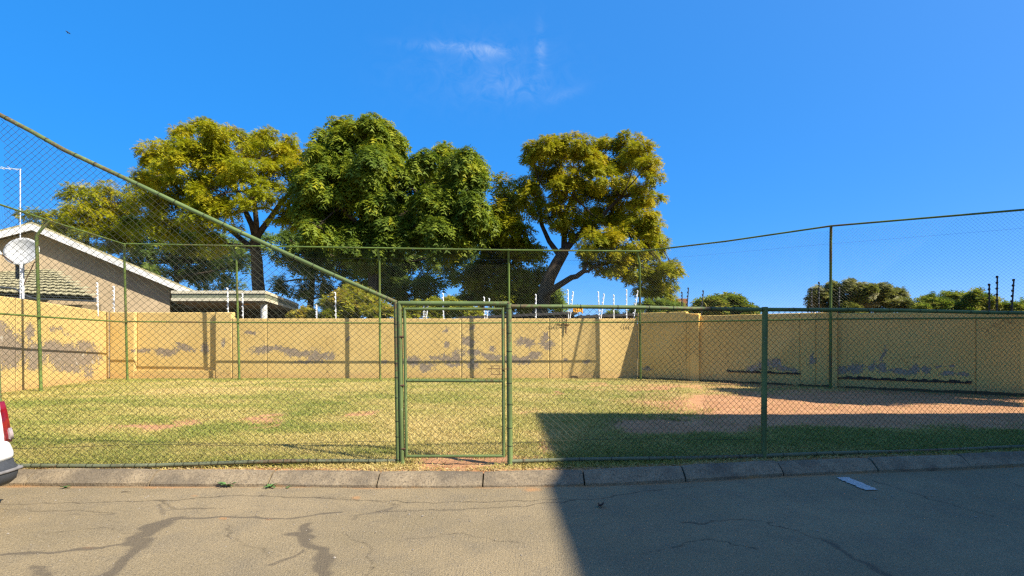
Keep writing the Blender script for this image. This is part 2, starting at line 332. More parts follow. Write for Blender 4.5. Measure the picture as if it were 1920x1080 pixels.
kd = kerbY(XX) - YY
sand = .62 * np.exp(-(kd / .09) ** 2) * (.35 + 1.1 * fbm(XX, YY, 1.7, 4, 8))
PX = 960 + F * XX / np.maximum(YY, .3); PY = HY + F * HC / np.maximum(YY, .3)
for b_ in ((165, 1028, 22, 4, .7), (420, 972, 13, 3, .9), (505, 974, 10, 3, .9), (668, 933, 14, 5, .9), (1000, 918, 30, 6, .7), (365, 930, 12, 3, .6), (945, 1065, 14, 30, .5), (290, 915, 18, 3, .8)):
    sand = np.maximum(sand, blob(PX, PY, 0, 0, 0, *b_))
ZZ = ZZ - crk * .004
me = mesh_np('road', np.stack([XX, YY, ZZ], -1).reshape(-1, 3), grid_faces(len(xs), len(tv)), M_ASPH,
             {'tar': tar.ravel(), 'crack': np.clip(crk, 0, 1).ravel(), 'sand': sand.ravel()}, True)
tag(link('road', me), kind='structure')

# lawn ground
def lawn_masks(X, Y):
    Yp = np.maximum(Y, 1.); px = 960 + F * X / Yp; py = HY + F * (HC - GZ) / Yp
    wx = px + (fbm(X, Y, 1.1, 4, 31) - .5) * 120; wy = py + (fbm(X, Y, 1.6, 4, 32) - .5) * 22
    d = np.zeros_like(X)
    for b_ in ((285, 797, 130, 8, .95, -4), (365, 789, 50, 8, .9, 0), (490, 785, 55, 7, .9, -3), (500, 797, 40, 6, .8, -14), (660, 777, 38, 8, .95, -8), (870, 862, 140, 14, 1.3, 0), (640, 880, 700, 6, .6, 0),
               (1620, 758, 420, 30, 1.4, 0), (1400, 765, 120, 26, 1.2, 0), (1330, 752, 80, 16, 1., 0), (1850, 782, 220, 26, 1.2, 0), (1260, 727, 200, 7, .75, 0), (1310, 798, 170, 17, 1.3, 0), (1600, 786, 420, 16, 1.3, 0), (1880, 800, 120, 12, 1., 0), (1000, 860, 60, 12, .8, 0), (1560, 716, 380, 13, .8, 0),
               (1030, 738, 25, 5, .8, -15), (1000, 835, 28, 22, .75, 0), (1000, 772, 14, 6, .7, 0), (1130, 722, 130, 5, .6, 0), (180, 806, 30, 3, .6, 0), (530, 765, 40, 4, .4, 0)):
        d = np.maximum(d, blob(wx, wy, 0, 0, 0, *b_))
    gr = .28 + .55 * sstep(.32, .70, fbm(X * .8, Y * 1.3, .9, 4, 51))
    for b_ in ((470, 803, 120, 8, .8, -6), (300, 825, 170, 10, .5, 0), (560, 775, 120, 10, .55, -10), (640, 712, 400, 4, .8, 0), (130, 768, 120, 18, .4, 0), (1650, 828, 420, 22, .8, 0), (1120, 850, 200, 12, .6, 0), (1200, 745, 90, 10, .45, 0), (1180, 800, 150, 12, .3, 0), (700, 850, 60, 12, .4, 0)):
        gr = gr + blob(wx, wy, 0, 0, 0, *b_)
    dry = blob(wx, wy, 0, 0, 0, 850, 810, 130, 25, .45, 0) + blob(wx, wy, 0, 0, 0, 350, 730, 200, 9, .4, 0) + blob(wx, wy, 0, 0, 0, 1020, 800, 60, 50, .4, 0)
    strip = 1 - sstep(.0, .42, Y - kerbY(X) - .1)
    d = np.maximum(d, strip * (.85 + .75 * fbm(X, Y, 2.3, 4, 77)))
    return np.clip(d, 0, 1.3), np.clip(gr - dry - strip * .6, 0, 1)
xs = np.concatenate([np.linspace(-18, -6.5, 90)[:-1], np.linspace(-6.5, 7, 420), np.linspace(7, 24, 110)[1:]])
tv = (np.linspace(0, 1, 330) ** 1.8)
XX, TT = np.meshgrid(xs, tv); y0 = kerbY(XX) + .17; YY = y0 + TT * (18.2 - y0)
edge = sstep(0, .35, YY - y0)
ZZ = GZ - .035 + .035 * edge + (fbm(XX, YY, .35, 3, 60) - .5) * .05 * edge + (fbm(XX, YY, 7, 3, 61) - .5) * .022 * edge
dirt, green = lawn_masks(XX, YY)
ZZ -= np.clip(dirt, 0, 1) * .012 * edge
me = mesh_np('lawn', np.stack([XX, YY, ZZ], -1).reshape(-1, 3), grid_faces(len(xs), len(tv)), M_LAWN, {'dirt': dirt.ravel(), 'green': green.ravel()}, True)
tag(link('lawn', me), kind='structure')

# grass blades
N = 620000
u = rng.random(N); Yb = 1 / (1 / 5.12 + u * (1 / 17.5 - 1 / 5.12)); Xb = (rng.random(N) * 2 - 1) * (Yb * 1.0 + .3)
right = 17.6 - (Xb - 4.14) * (9.48 / 12.86)
keep = (Xb > -13.3) & (Yb < np.where(Xb > 4.14, right - .05, 17.55)) & (Yb > kerbY(Xb) + .17) & (Xb > -13.3 + (17.6 - Yb) * .241 + .04)
d, g = lawn_masks(Xb, Yb)
cl = fbm(Xb, Yb, 5.5, 3, 90)
keep &= rng.random(N) < np.clip(1.1 - d * 1.25, .015, 1) * (.75 + .4 * cl)
Xb, Yb, d, g, cl = Xb[keep], Yb[keep], d[keep], g[keep], cl[keep]; n = len(Xb)
y0 = kerbY(Xb) + .17; edge = sstep(0, .35, Yb - y0)
zb = GZ - .035 + .035 * edge + (fbm(Xb, Yb, .35, 3, 60) - .5) * .05 * edge - .006 - np.clip(d, 0, 1) * .012 * edge
h = (.014 + .030 * rng.random(n)) * (.75 + .5 * cl) * (1 + .2 * g); wd = (.0024 + .0026 * rng.random(n)) * np.sqrt(Yb / 5)
th = rng.random(n) * 6.283; ln = h * (.5 + 1.6 * rng.random(n)); ld = rng.random(n) * 6.283
bx, by = np.cos(th) * wd, np.sin(th) * wd; lx, ly = np.cos(ld) * ln, np.sin(ld) * ln
V = np.empty((n, 5, 3), np.float32)
V[:, 0] = np.stack([Xb - bx, Yb - by, zb], 1); V[:, 1] = np.stack([Xb + bx, Yb + by, zb], 1)
V[:, 2] = np.stack([Xb + lx * .4 + bx * .7, Yb + ly * .4 + by * .7, zb + h * .65], 1); V[:, 3] = np.stack([Xb + lx * .4 - bx * .7, Yb + ly * .4 - by * .7, zb + h * .65], 1)
V[:, 4] = np.stack([Xb + lx, Yb + ly, zb + h], 1)
b0 = np.arange(n)[:, None] * 5
F3 = np.concatenate([b0 + np.array([[0, 1, 2]]), b0 + np.array([[0, 2, 3]]), b0 + np.array([[3, 2, 4]])])
tint = np.clip(g * .75 + (rng.random(n) - .5) * .55 + .06, 0, 1)
me = mesh_np('grass', V.reshape(-1, 3), F3, M_GRASS, {'tint': np.repeat(tint, 5)})
tag(link('grass', me), 'short dry yellow green grass covering the fenced lawn', 'grass', kind='stuff')

# ------------------------------------------------------------------ kerb of separate stones
kerb = tag(MB().box(-.01, .01, 5.1, 5.12, -.3, -.2).obj('kerb', M_DIRTY), kind='structure')
jx = [-6.85, -5.7, -4.62, -3.43, -2.31, -1.27, -.275, .69, 1.70, 2.77, 3.84, 4.93, 6.03, 7.15]
for a, b in zip(jx[:-1], jx[1:]):
    mb = MB(); nseg = 6; secs = []
    ga, gb = a + .007, b - .007; dz = random.uniform(-.009, .009); dy = random.uniform(-.009, .009); tilt = random.uniform(-.016, .016)
    for i in range(nseg + 1):
        f_ = i / nseg; x = ga + (gb - ga) * f_; y = float(kerbY(a) * (1 - f_) + kerbY(b) * f_) + dy + tilt * (f_ - .5)
        e = .006 if i in (0, nseg) else 0
        prof = [(0 + e, -.08), (0 + e, .028 + random.uniform(-.003, .003)), (.018, .042), (.10, .105 - e), (.125, .118 - e), (.185, .120 - e), (.19, -.08)]
        secs.append([(x, y + p, q + dz + random.uniform(-.002, .002)) for p, q in prof])
    k = len(secs[0]); vs_ = [p for s_ in secs for p in s_]
    fs = [(i*k + j, (i+1)*k + j, (i+1)*k + j + 1, i*k + j + 1) for i in range(nseg) for j in range(k - 1)]
    fs += [tuple(range(k))[::-1][::-1], tuple(nseg * k + j for j in range(k))[::-1]]
    mb.add(vs_, fs); mb.obj('kerb_stone', M_KERB, kerb)

# worn white bay line
p = [np.array(G(a, b, 0)) for a, b in ((1566, 896), (1590, 895.5), (1648, 919), (1622, 920))]
mb = MB(); k = 22; lv = [p[0] + (p[3] - p[0]) * i / k + (p[0] - p[1]) * random.uniform(-.10, .05) for i in range(k + 1)]; rv = [p[1] + (p[2] - p[1]) * i / k + (p[1] - p[0]) * random.uniform(-.10, .05) for i in range(k + 1)]
mb.add([(v[0], v[1], .006) for v in lv + rv], [(i, i + 1, k + 2 + i, k + 1 + i) for i in range(k)])
t = NT('worn road paint'); n = t.noise(60, 4, .7); M_LINE = t.done(t.mix(t.ramp(n, .5, .62, 0, .7), (.46, .45, .41), (.20, .18, .14)), .8)
tag(mb.obj('bay_line', M_LINE), kind='structure')

# ------------------------------------------------------------------ boundary walls
def wall_section(parent, mat, p0, p1, s0, s1, zb, zt0, zt1, peel=(), damp=(), thick=.22, off=0., name='wall_panel', basedamp=0.):
    """Part of a wall between the fractions s0..s1 of the run p0-p1, front face a fine grid; off moves the face back."""
    p0 = Vector((p0[0], p0[1], 0)); p1 = Vector((p1[0], p1[1], 0)); L = (p1 - p0).length; dr = (p1 - p0) / L; nr = Vector((-dr.y, dr.x, 0))   # nr points away from the lawn
    if nr.dot(p0 + p1) < 0: nr = -nr
    a, b = s0 * L + .004, s1 * L - .004; nx = max(2, int((b - a) / .035)); nz = 66
    S, Tz = np.meshgrid(np.linspace(a, b, nx), np.linspace(0, 1, nz)); zt = zt0 + (zt1 - zt0) * (S / L - s0) / max(1e-6, s1 - s0)
    Z = zb + Tz * (zt - zb); bump = (fbm(S, Z, .8, 3, 12) - .5) * .012
    X = p0.x + dr.x * S + nr.x * (off + bump); Y = p0.y + dr.y * S + nr.y * (off + bump)
    px = 960 + F * X / Y; py = HY - F * (Z - HC) / Y
    wx = px + (fbm(S, Z, 2.5, 4, 71) - .5) * 26; wy = py + (fbm(S, Z, 2.5, 4, 72) - .5) * 16
    pe = np.zeros_like(X); da = basedamp * (1 - sstep(0, .09, Z - GZ - .015)) * (.45 + fbm(S, Z * 0, 2.2, 4, 14))
    for b_ in peel: pe = np.maximum(pe, blob(wx, wy, 0, 0, 0, b_[0], b_[1], b_[2] * (1.1 if mat is M_WALL else .9), b_[3] * (1.15 if mat is M_WALL else .95), *(b_[4:] or (.9,))))
    for b_ in damp: da = np.maximum(da, blob(wx, wy, 0, 0, 0, *b_))
    nf = nx * nz; Vf = np.stack([X, Y, Z], -1).reshape(-1, 3)
    back = np.stack([X + nr.x * (thick - off), Y + nr.y * (thick - off), Z], -1).reshape(-1, 3)
    ring = np.concatenate([np.arange(nx), np.arange(1, nz) * nx + nx - 1, np.arange(nx - 2, -1, -1) + (nz - 1) * nx, np.arange(nz - 2, 0, -1) * nx])
    Vb = back[ring]; m = len(ring); i = np.arange(m); j = (i + 1) % m
    side = np.stack([ring[i], nf + i, nf + j, ring[j]], 1)
    fc = np.concatenate([grid_faces(nx, nz), side])
    z0 = np.zeros(m)
    me = mesh_np(name, np.concatenate([Vf, Vb]), fc, mat, {'peel': np.concatenate([pe.ravel(), z0]), 'damp': np.concatenate([da.ravel(), z0])}, False)
    return link(name, me, None, parent)
ZB = .02
w = empty('boundary_wall', (0, 0, 0), 'long sunlit yellow back wall with grey flaking paint behind the fence', 'wall')
def bs(px): return ((px - 960) / F * 17.6 + 13.3) / 17.44
PB = [(265, 657, 22, 5), (310, 660, 20, 7), (345, 655, 24, 7), (384, 652, 9, 11), (330, 648, 7, 5), (418, 645, 6, 8), (500, 657, 34, 7), (540, 660, 30, 6), (565, 663, 32, 9), (590, 670, 18, 13), (612, 668, 22, 9), (575, 680, 25, 4),
      (655, 636, 5, 4), (475, 628, 14, 4), (722, 677, 9, 4), (770, 676, 16, 9), (800, 686, 22, 9), (832, 671, 32, 7), (858, 668, 14, 12), (848, 684, 20, 5), (881, 682, 13, 8), (882, 660, 14, 8), (878, 640, 11, 10), (886, 613, 6, 7), (836, 622, 5, 5), (838, 650, 7, 6),
      (920, 670, 32, 7), (958, 672, 26, 7), (985, 641, 20, 11), (1018, 636, 8, 13), (1004, 668, 14, 12), (925, 654, 9, 5), (1098, 676, 5, 3), (1056, 677, 5, 3), (1030, 645, 10, 8), (985, 675, 20, 8)]
cuts = [(205, 252, 2.30, 0), (252, 403, 2.30, .12), (403, 435, 2.30, 0), (435, 500, 2.09, 0), (500, 865, 2.09, 0), (865, 1030, 2.09, 0), (1030, 1053, 2.09, 0), (1053, 1195, 2.09, 0)]
for a, b, zt, off in cuts:
    pp = [q for q in PB if a - 80 < q[0] < b + 80]
    wall_section(w, M_WALL, WC, WC2, bs(a), bs(b), ZB, zt, zt, pp, [(1080, 709, 9, 5, .9), (1180, 690, 5, 5, .5)] if a > 1000 else [], off=off, basedamp=.25)
MB().box(P(252, 0, 17.6)[0] + .004, P(403, 0, 17.6)[0] - .004, 17.6, 17.72, ZB, .37).obj('plinth', M_WALL, w)
w = empty('boundary_wall', (0, 0, 0), 'pale yellow side wall with large grey bare plaster beside the brown house', 'wall')
LP = [(-10, 655, 40, 40, 1.), (20, 655, 30, 30, 1.), (62, 668, 22, 26, 1.), (140, 672, 50, 18, 1.), (-10, 620, 30, 25), (14, 628, 14, 18), (18, 668, 26, 26, 1.), (-20, 670, 30, 30, 1.), (58, 625, 9, 17), (66, 662, 22, 18, 1.), (100, 655, 40, 14, 1.), (120, 668, 40, 22, 1.), (158, 650, 30, 10), (172, 668, 22, 16, .8), (128, 692, 24, 9), (165, 695, 16, 16, .7), (105, 620, 18, 8, .6), (130, 628, 20, 5, .5)]
def ls(px):                                           # fraction along the left wall for a column
    r = (px - 960) / F; dx, dy = WC[0] - WL0[0], WC[1] - WL0[1]; return (r * WL0[1] - WL0[0]) / (dx - r * dy)
wall_section(w, M_WALL, WL0, WC, 0, ls(30), ZB, 2.44, 2.42, LP, basedamp=.1); wall_section(w, M_WALL, WL0, WC, ls(30), .998, ZB, 2.42, 2.30, LP, basedamp=.1)
w = empty('boundary_wall', (0, 0, 0), 'shaded yellow side wall with exposed brick ledges at the bare earth', 'wall')
def rs_(px):
    r = (px - 960) / F; dx, dy = WR1[0] - WC2[0], WR1[1] - WC2[1]; return (r * WC2[1] - WC2[0]) / (dx - r * dy)
RP = [(1415, 690, 18, 8), (1430, 684, 18, 12), (1452, 684, 12, 12), (1470, 692, 22, 6), (1525, 672, 10, 13), (1580, 694, 14, 8), (1606, 692, 18, 13), (1634, 690, 10, 12), (1653, 690, 14, 14), (1653, 668, 5, 20, .9), (1690, 697, 30, 6), (1715, 692, 14, 11), (1740, 692, 14, 11), (1780, 702, 22, 6), (1805, 702, 16, 6), (1765, 687, 7, 4), (1788, 689, 6, 4), (1490, 692, 8, 8), (1215, 693, 9, 5)]
DP = [(1215, 692, 12, 7, .55), (1590, 703, 18, 5, .6), (1430, 693, 26, 6, .55), (1253, 583, 4, 5, .9), (1650, 702, 40, 5, .45), (1700, 704, 60, 4, .5)]
rcut = [(1195, 1287, 2.27, 2.27), (1287, 1310, 2.22, 2.20), (1310, 1500, 2.13, 2.13), (1500, 1530, 2.13, 2.13), (1530, 1565, 2.13, 2.12), (1565, 1830, 2.10, 2.05), (1830, 2300, 2.05, 2.0), (2300, 2900, 2.0, 2.0)]
for i, (a, b, z0, z1) in enumerate(rcut):
    wall_section(w, M_WALL_LIFT, WC2, WR1, max(.0, rs_(a)), min(1, rs_(b)), ZB, z0, z1, [q for q in RP if a - 80 < q[0] < b + 80], DP, basedamp=1.0)
dr = Vector((WR1[0] - WC2[0], WR1[1] - WC2[1], 0)); LR = dr.length; dr /= LR; nrm = Vector((dr.y, -dr.x, 0))
def rpt(s, o, z): v = Vector((WC2[0], WC2[1], 0)) + dr * (s * LR) + nrm * o; return (v.x, v.y, z)
def rbox(mb, s0, s1, o0, o1, z0, z1):
    q = [rpt(s0, o0, z0), rpt(s1, o0, z0), rpt(s1, o1, z0), rpt(s0, o1, z0)]
    return mb.prism(q, (0, 0, z1 - z0))
for a, b, zt in ((1296, 1312, 2.15), (1556, 1570, 2.12)):
    rbox(MB(), rs_(a), rs_(b), .09, .0035, ZB, zt).obj('pier', M_WALL_LIFT, w)
M_LEDGE = mat_plain('dark exposed brick', (.075, .05, .038), .95, .5, 25, .1, .6)
def ragged(name, s0, s1, z, hgt, dep):
    mb = MB(); n_ = 26
    for i in range(n_):
        a = s0 + (s1 - s0) * i / n_; b = s0 + (s1 - s0) * (i + 1) / n_
        rbox(mb, a, b - .0002, dep * random.uniform(.5, 1.1), .001, z - random.uniform(0, .012), z + hgt * random.uniform(.5, 1.5))
    return mb.obj(name, M_LEDGE, w)
ragged('brick_ledge', rs_(1364), rs_(1502), .435, .045, .035); ragged('brick_ledge', rs_(1572), rs_(1822), .36, .05, .04)

# ------------------------------------------------------------------ chain link
def chainlink(name, parent, p0, p1, zbot, ztop, cw, ch, r, mat, warp=None, loose=0., phase=0.):
    """Near mesh: every link a bent wire; zbot, ztop are functions of the distance along the run."""
    p0 = np.array(p0[:2], float); p1 = np.array(p1[:2], float); L = np.hypot(*(p1 - p0)); d = (p1 - p0) / L; nrm = np.array([-d[1], d[0]])
    ni = int(L / (cw / 2)) + 1; zs = np.linspace(0, L, 60); zmin = min(map(zbot, zs)); zmax = max(map(ztop, zs)); nj = int((zmax - zmin) / (ch / 2)) + 1
    I, J = np.meshgrid(np.arange(ni), np.arange(nj), indexing='ij')
    S = I * cw / 2; Z = zmin + J * ch / 2 + phase
    dS = (fbm(S, Z, 1.4, 3, 101) - .5) * loose * 2 + (rng.random(S.shape) - .5) * cw * .05; dZ = (fbm(S, Z, 1.4, 3, 102) - .5) * loose * 2 + (rng.random(S.shape) - .5) * ch * .05
    O = (fbm(S, Z, .9, 3, 103) - .5) * .05 + np.where((I % 2) == 0, r, -r)
    A = []; 
    for dj in (1, -1):
        i = np.arange(ni - 1)[:, None]; j = np.arange(nj)[None, :]; ok = (((i + j) % 2) == 0) & (j + dj >= 0) & (j + dj < nj)
        ii, jj = np.nonzero(ok); A.append(np.stack([ii, jj, ii + 1, jj + dj], 1))
    A = np.concatenate(A)
    S2, Z2 = S + dS, Z + dZ
    zb_ = np.vectorize(zbot)(S); zt_ = np.vectorize(ztop)(S)
    good = (Z >= zb_ - .01) & (Z <= zt_ + .01) & (S2 >= 0) & (S2 <= L)
    kp = good[A[:, 0], A[:, 1]] & good[A[:, 2], A[:, 3]]
    if warp:
        S2, Z2, cut = warp(S, Z, S2, Z2)
        kp &= ~(cut[A[:, 0], A[:, 1]] | cut[A[:, 2], A[:, 3]])
    A = A[kp]
    Pn = np.stack([p0[0] + d[0] * S2 + nrm[0] * O, p0[1] + d[1] * S2 + nrm[1] * O, Z2], -1)
    return link(name, prisms(name, Pn[A[:, 0], A[:, 1]], Pn[A[:, 2], A[:, 3]], r, mat), None, parent)
def prisms(name, A, B, r, mat):
    D = B - A; D = D / np.linalg.norm(D, axis=1, keepdims=True); ref = np.where(np.abs(D[:, 2:3]) < .9, np.array([[0, 0, 1.]]), np.array([[1., 0, 0]]))
    U = np.cross(D, ref); U /= np.linalg.norm(U, axis=1, keepdims=True); W = np.cross(D, U); n = len(A)
    V = np.empty((n, 6, 3), np.float32)
    for k in range(3):
        a = 2 * math.pi * k / 3 + .5; o = (U * math.cos(a) + W * math.sin(a)) * r; V[:, k] = A + o; V[:, 3 + k] = B + o
    b = np.arange(n)[:, None] * 6; fc = np.concatenate([b + np.array([[k, (k + 1) % 3, 3 + (k + 1) % 3, 3 + k]]) for k in range(3)])
    return mesh_np(name, V.reshape(-1, 3), fc, mat)
def farlink(name, parent, base, top, z0, z1, cw, r, mat):
    """Far mesh: diagonal wires across a run given as a polyline in plan; each wire in short pieces."""
    p0, p1 = np.array(base[0], float), np.array(base[1], float); L = np.hypot(*(p1 - p0)[:2]); d = (p1 - p0) / L; H = z1 - z0; A, B = [], []
    lean = np.array(top, float)
    def pt(s, z):
        f_ = np.clip((z - (z1 - .42)) / .42, 0, 1)
        return np.stack([p0[0] + d[0] * s + lean[0] * f_, p0[1] + d[1] * s + lean[1] * f_, z], -1)
    for sg in (1, -1):
        for s in np.arange(-H, L + H, cw):
            zz = np.linspace(z0, z1, 6); zz[4] = z1 - .42; ss = s + sg * (zz - z0) + (fbm(np.full(6, s), zz, .7, 2, 5) - .5) * .05
            if sg < 0: ss = ss
            for k in range(5):
                a, b, za, zb2 = ss[k], ss[k + 1], zz[k], zz[k + 1]
                if max(a, b) < 0 or min(a, b) > L: continue
                def clip(x, o, zx, zo):
                    c = min(max(x, 0), L); return c, zx + (zo - zx) * (c - x) / (o - x) if o != x else zx
                a2, za2 = clip(a, b, za, zb2); b2, zb3 = clip(b, a, zb2, za)
                A.append((a2, za2)); B.append((b2, zb3))
    A = np.array(A); B = np.array(B)
    me = prisms(name, pt(A[:, 0], A[:, 1]), pt(B[:, 0], B[:, 1]), r, mat); return link(name, me, None, parent)

TIE = {}
def tie_mesh(r):
    if r not in TIE:
        mb = MB(); mb.tube([(0, 0, -.0035), (0, 0, .0035)], r + .003, 10); TIE[r] = mb.mesh('tie_wire', M_TIE)
    return TIE[r]
def ties(parent, a, b, r, n, jitter=.3):
    a, b = Vector(a), Vector(b); q = (b - a).to_track_quat('Z', 'Y')
    for i in range(n):
        f_ = (i + .5 + random.uniform(-jitter, jitter)) / n; o = link('tie_wire', tie_mesh(r), None, parent); o.location = a.lerp(b, f_); o.rotation_mode = 'QUATERNION'; o.rotation_quaternion = q

# --- front fence, left: tall panel whose top pipe slopes down to the gate
fl = empty('chain_link_fence', (0, 0, 0), 'tall front fence panel left of the gate under a sloping pipe', 'fence')
A0 = (-5.02, 5.23); B0 = (P(741.5, 0, 5.5)[0], 5.5)
rp = [Vector(P(px, py, 5.23 + .27 * px / 741.)) for px, py in ((-18, 206), (60, 247), (120, 281), (240, 337), (360, 394), (480, 449), (610, 509), (720, 557), (743, 567))]
rp = [Vector((p.x, float(np.interp(p.x, [-5.2, B0[0]], [5.22, 5.5])), p.z)) for p in rp]
rail = MB().tube(rp, .021, 10).obj('sloping_rail', M_PIPE, fl)
for a, b in zip(rp[:-1], rp[1:]): ties(rail, a, b, .021, max(1, int((b - a).length / .22)))
pb = (B0[0] + .015, 5.5)
post = MB().tube([(pb[0] + .012, 5.5, .05), (pb[0] - .012, 5.5, 1.78)], .0225, 12).obj('post', M_PIPE, fl); ties(post, (pb[0] + .012, 5.5, .1), (pb[0] - .012, 5.5, 1.7), .0225, 8)
post = MB().tube([(-5.0, 5.22, .05), (-5.045, 5.22, 1.2), (-5.14, 5.22, 3.66)], .026, 12).obj('post', M_PIPE, fl)
bp = [Vector((x, float(np.interp(x, [A0[0], B0[0]], [5.23, 5.5])), .145 + .012 * math.sin(x * 2.1))) for x in np.linspace(A0[0], B0[0], 9)]
br = MB().tube(bp, .02, 10).obj('bottom_rail', M_RAIL, fl)
for a, b in zip(bp[:-1], bp[1:]): ties(br, a, b, .02, 4)
LF = math.hypot(B0[0] - A0[0], .27)
rx_ = [p.x for p in rp]; rz_ = [p.z for p in rp]
topz = lambda s: float(np.interp(A0[0] + (B0[0] - A0[0]) * s / LF, rx_, rz_)) - .015
chainlink('wire_mesh', fl, A0, B0, lambda s: .14, topz, .073, .066, .0018, M_WIRE, None, .022)
MB().tube([(x, float(np.interp(x, [A0[0], B0[0]], [5.215, 5.485])), .335 + .012 * math.sin(x * 3)) for x in np.linspace(A0[0], B0[0], 14)], .0022, 5).obj('tension_wire', M_TIE, fl)

# --- gate
gt = empty('pedestrian_gate', (-.7, 5.47, GZ), 'narrow green pipe gate closed between its posts in the front fence', 'gate')
def gp(p): return (p[0] + .7, p[1] - 5.47, p[2] - GZ)
def Pg(px, py, Y=None): return P(px, py, Y if Y else 5.5 - .05 * (px - 741) / 214.)
def gtube(name, pts, r, mat=M_PIPE, par=gt, n=12): return MB().tube([gp(p) for p in pts], r, n).obj(name, mat, par)
a, b = (Pg(754.5, 0)[0], 5.495, .02), (Pg(749, 0)[0], 5.495, 1.77); o = gtube('gate_post', [a, b], .026)
a2, b2 = (Pg(956.5, 0)[0], 5.45, .0), (Pg(954, 0)[0], 5.45, 1.765); o = gtube('gate_post', [a2, b2], .028); ties(o, gp(a2), gp(b2), .028, 8)
gtube('header_rail', [(b[0] - .01, 5.495, b[2] - .005), (b2[0] + .005, 5.45, b2[2] - .008)], .0245)
tl, trr, brr, bl = Pg(758.5, 579.5, 5.485), Pg(943, 579.5, 5.455), Pg(944.5, 855, 5.455), Pg(762, 855.5, 5.485)
leaf = gtube('gate_leaf', [tl, trr], .0155); 
gtube('stile', [(tl[0], tl[1], tl[2] + .015), (bl[0], bl[1], bl[2] - .012)], .0165, par=leaf); gtube('stile', [(trr[0], trr[1], trr[2] + .015), (brr[0], brr[1], brr[2] - .012)], .0165, par=leaf)
gtube('bottom_rail', [bl, brr], .0155, par=leaf)
m0, m1 = Pg(763, 713.5, 5.485), Pg(943, 714.5, 5.455); mr = gtube('middle_rail', [m0, m1], .0155, par=leaf)
for zt in (1.45, .95, .3):
    xh = a[0] + (b[0] - a[0]) * zt / 1.75; gtube('hinge', [(xh, 5.478, zt - .03), (xh + .045, 5.478, zt - .03)], .011, M_RUST, leaf)
# latch: a sliding bolt with a square wire guard
lz = HC + (HY - 691.5) / F * 5.44
gtube('latch_bolt', [Pg(915, 691, 5.43), Pg(960, 692, 5.43)], .0035, M_RUST)
for q in ([(921, 686), (921, 702)], [(936, 686), (936, 702)], [(919, 686), (943, 686)], [(921, 702), (943, 702)]):
    gtube('latch_guard', [Pg(*q[0], 5.43), Pg(*q[1], 5.43)], .0026, M_RUST, n=6)
gm = chainlink('wire_mesh', None, (tl[0], 5.485), (trr[0], 5.455), lambda s: bl[2], lambda s: tl[2], .073, .066, .0018, M_WIRE, None, .020, .02)
gm.parent = gt; gm.location = (.7, -5.47, -GZ)

# --- front fence, right: low panel with a torn hole
fr = empty('chain_link_fence', (0, 0, 0), 'low front fence right of the gate with a torn hole in its mesh', 'fence')
rx2 = [a2[0] + .01, 2.71, 6.07, 9.5]; ry2 = [5.45, 5.77, 6.32, 6.9]
tz2 = [HC + (HY - 574.5) / F * 5.45, HC + (HY - 579.5) / F * 5.77, HC + (HY - 586) / F * 6.32, 1.71]
tp = [(x, float(np.interp(x, rx2, ry2)), float(np.interp(x, rx2, tz2)) + .006 * math.sin(x * 1.9)) for x in np.linspace(rx2[0], 9.5, 16)]
o = MB().tube(tp, .021, 12).obj('top_rail', M_PIPE, fr)
for q, q2 in zip(tp[:-1], tp[1:]): ties(o, q, q2, .021, 2)
bz2 = [HC + (HY - 865) / F * 5.45, HC + (HY - 855) / F * 5.77, HC + (HY - 838) / F * 6.32, .12]
bp = [(x, float(np.interp(x, rx2, ry2)), float(np.interp(x, rx2, bz2)) + .006 * math.sin(x * 2.3)) for x in np.linspace(rx2[0], 9.5, 16)]
o = MB().tube(bp, .02, 12).obj('bottom_rail', M_RAIL, fr)
for q, q2 in zip(bp[:-1], bp[1:]): ties(o, q, q2, .02, 2)
for px, Y in ((1433, 5.785), ):
    x = (px - 960) / F * Y; MB().tube([(x - .008, Y, .02), (x + .008, Y, 1.745)], .03, 12).obj('post', M_PIPE, fr)
MB().tube([(6.75, 6.44, .02), (6.76, 6.44, 1.73)], .03, 12).obj('post', M_PIPE, fr)
hole_s = None
def run(pa, pb, za0, za1, zb0, zb1, warp=None, ph=0.):
    L = math.hypot(pb[0] - pa[0], pb[1] - pa[1])
    chainlink('wire_mesh', fr, pa, pb, lambda s: za0 + (za1 - za0) * s / L, lambda s: zb0 + (zb1 - zb0) * s / L, .069, .064, .0018, M_WIRE, warp, .022, ph)
hx = (1303 - 960) / F * 5.64 - rx2[0]; Hs = hx * 1.006
hz0, hz1 = HC + (HY - 792) / F * 5.64, HC + (HY - 668) / F * 5.64
def warp(S, Z, S2, Z2):
    t_ = np.clip((Z - hz0) / (hz1 - hz0), 0, 1); w_ = .105 * np.sqrt(np.clip(np.sin(np.pi * t_), 0, 1)) * (.75 + .5 * fbm(Z, Z * 0, 6, 2, 9)); dx = S2 - Hs + (fbm(S, Z, 4, 2, 33) - .5) * .03
    fall = np.exp(-(np.maximum(0, np.maximum(hz0 - Z, Z - hz1)) / .12) ** 2); sg = np.sign(dx + 1e-6); ad = np.abs(dx)
    near = (ad < .55); push = ((ad ** 1.7 + (w_ * fall) ** 1.7) ** (1 / 1.7)) * sg
    S3 = np.where(near, Hs + push, S2); Z3 = Z2 + np.where(near, np.exp(-(dx / .25) ** 2) * .05 * (fbm(S, Z, 5, 3, 44) - .4), 0)
    return S3, Z3, (np.abs(S - Hs) < .04) & (Z > hz0) & (Z < hz1)
run((rx2[0], 5.45), (2.71, 5.77), bz2[0], bz2[1], tz2[0] - .01, tz2[1] - .01, warp)
run((2.71, 5.77), (6.07, 6.32), bz2[1], bz2[2], tz2[1] - .01, tz2[2] - .01, None, .03)
run((6.07, 6.32), (9.5, 6.9), bz2[2], bz2[3], tz2[2] - .01, tz2[3] - .01)
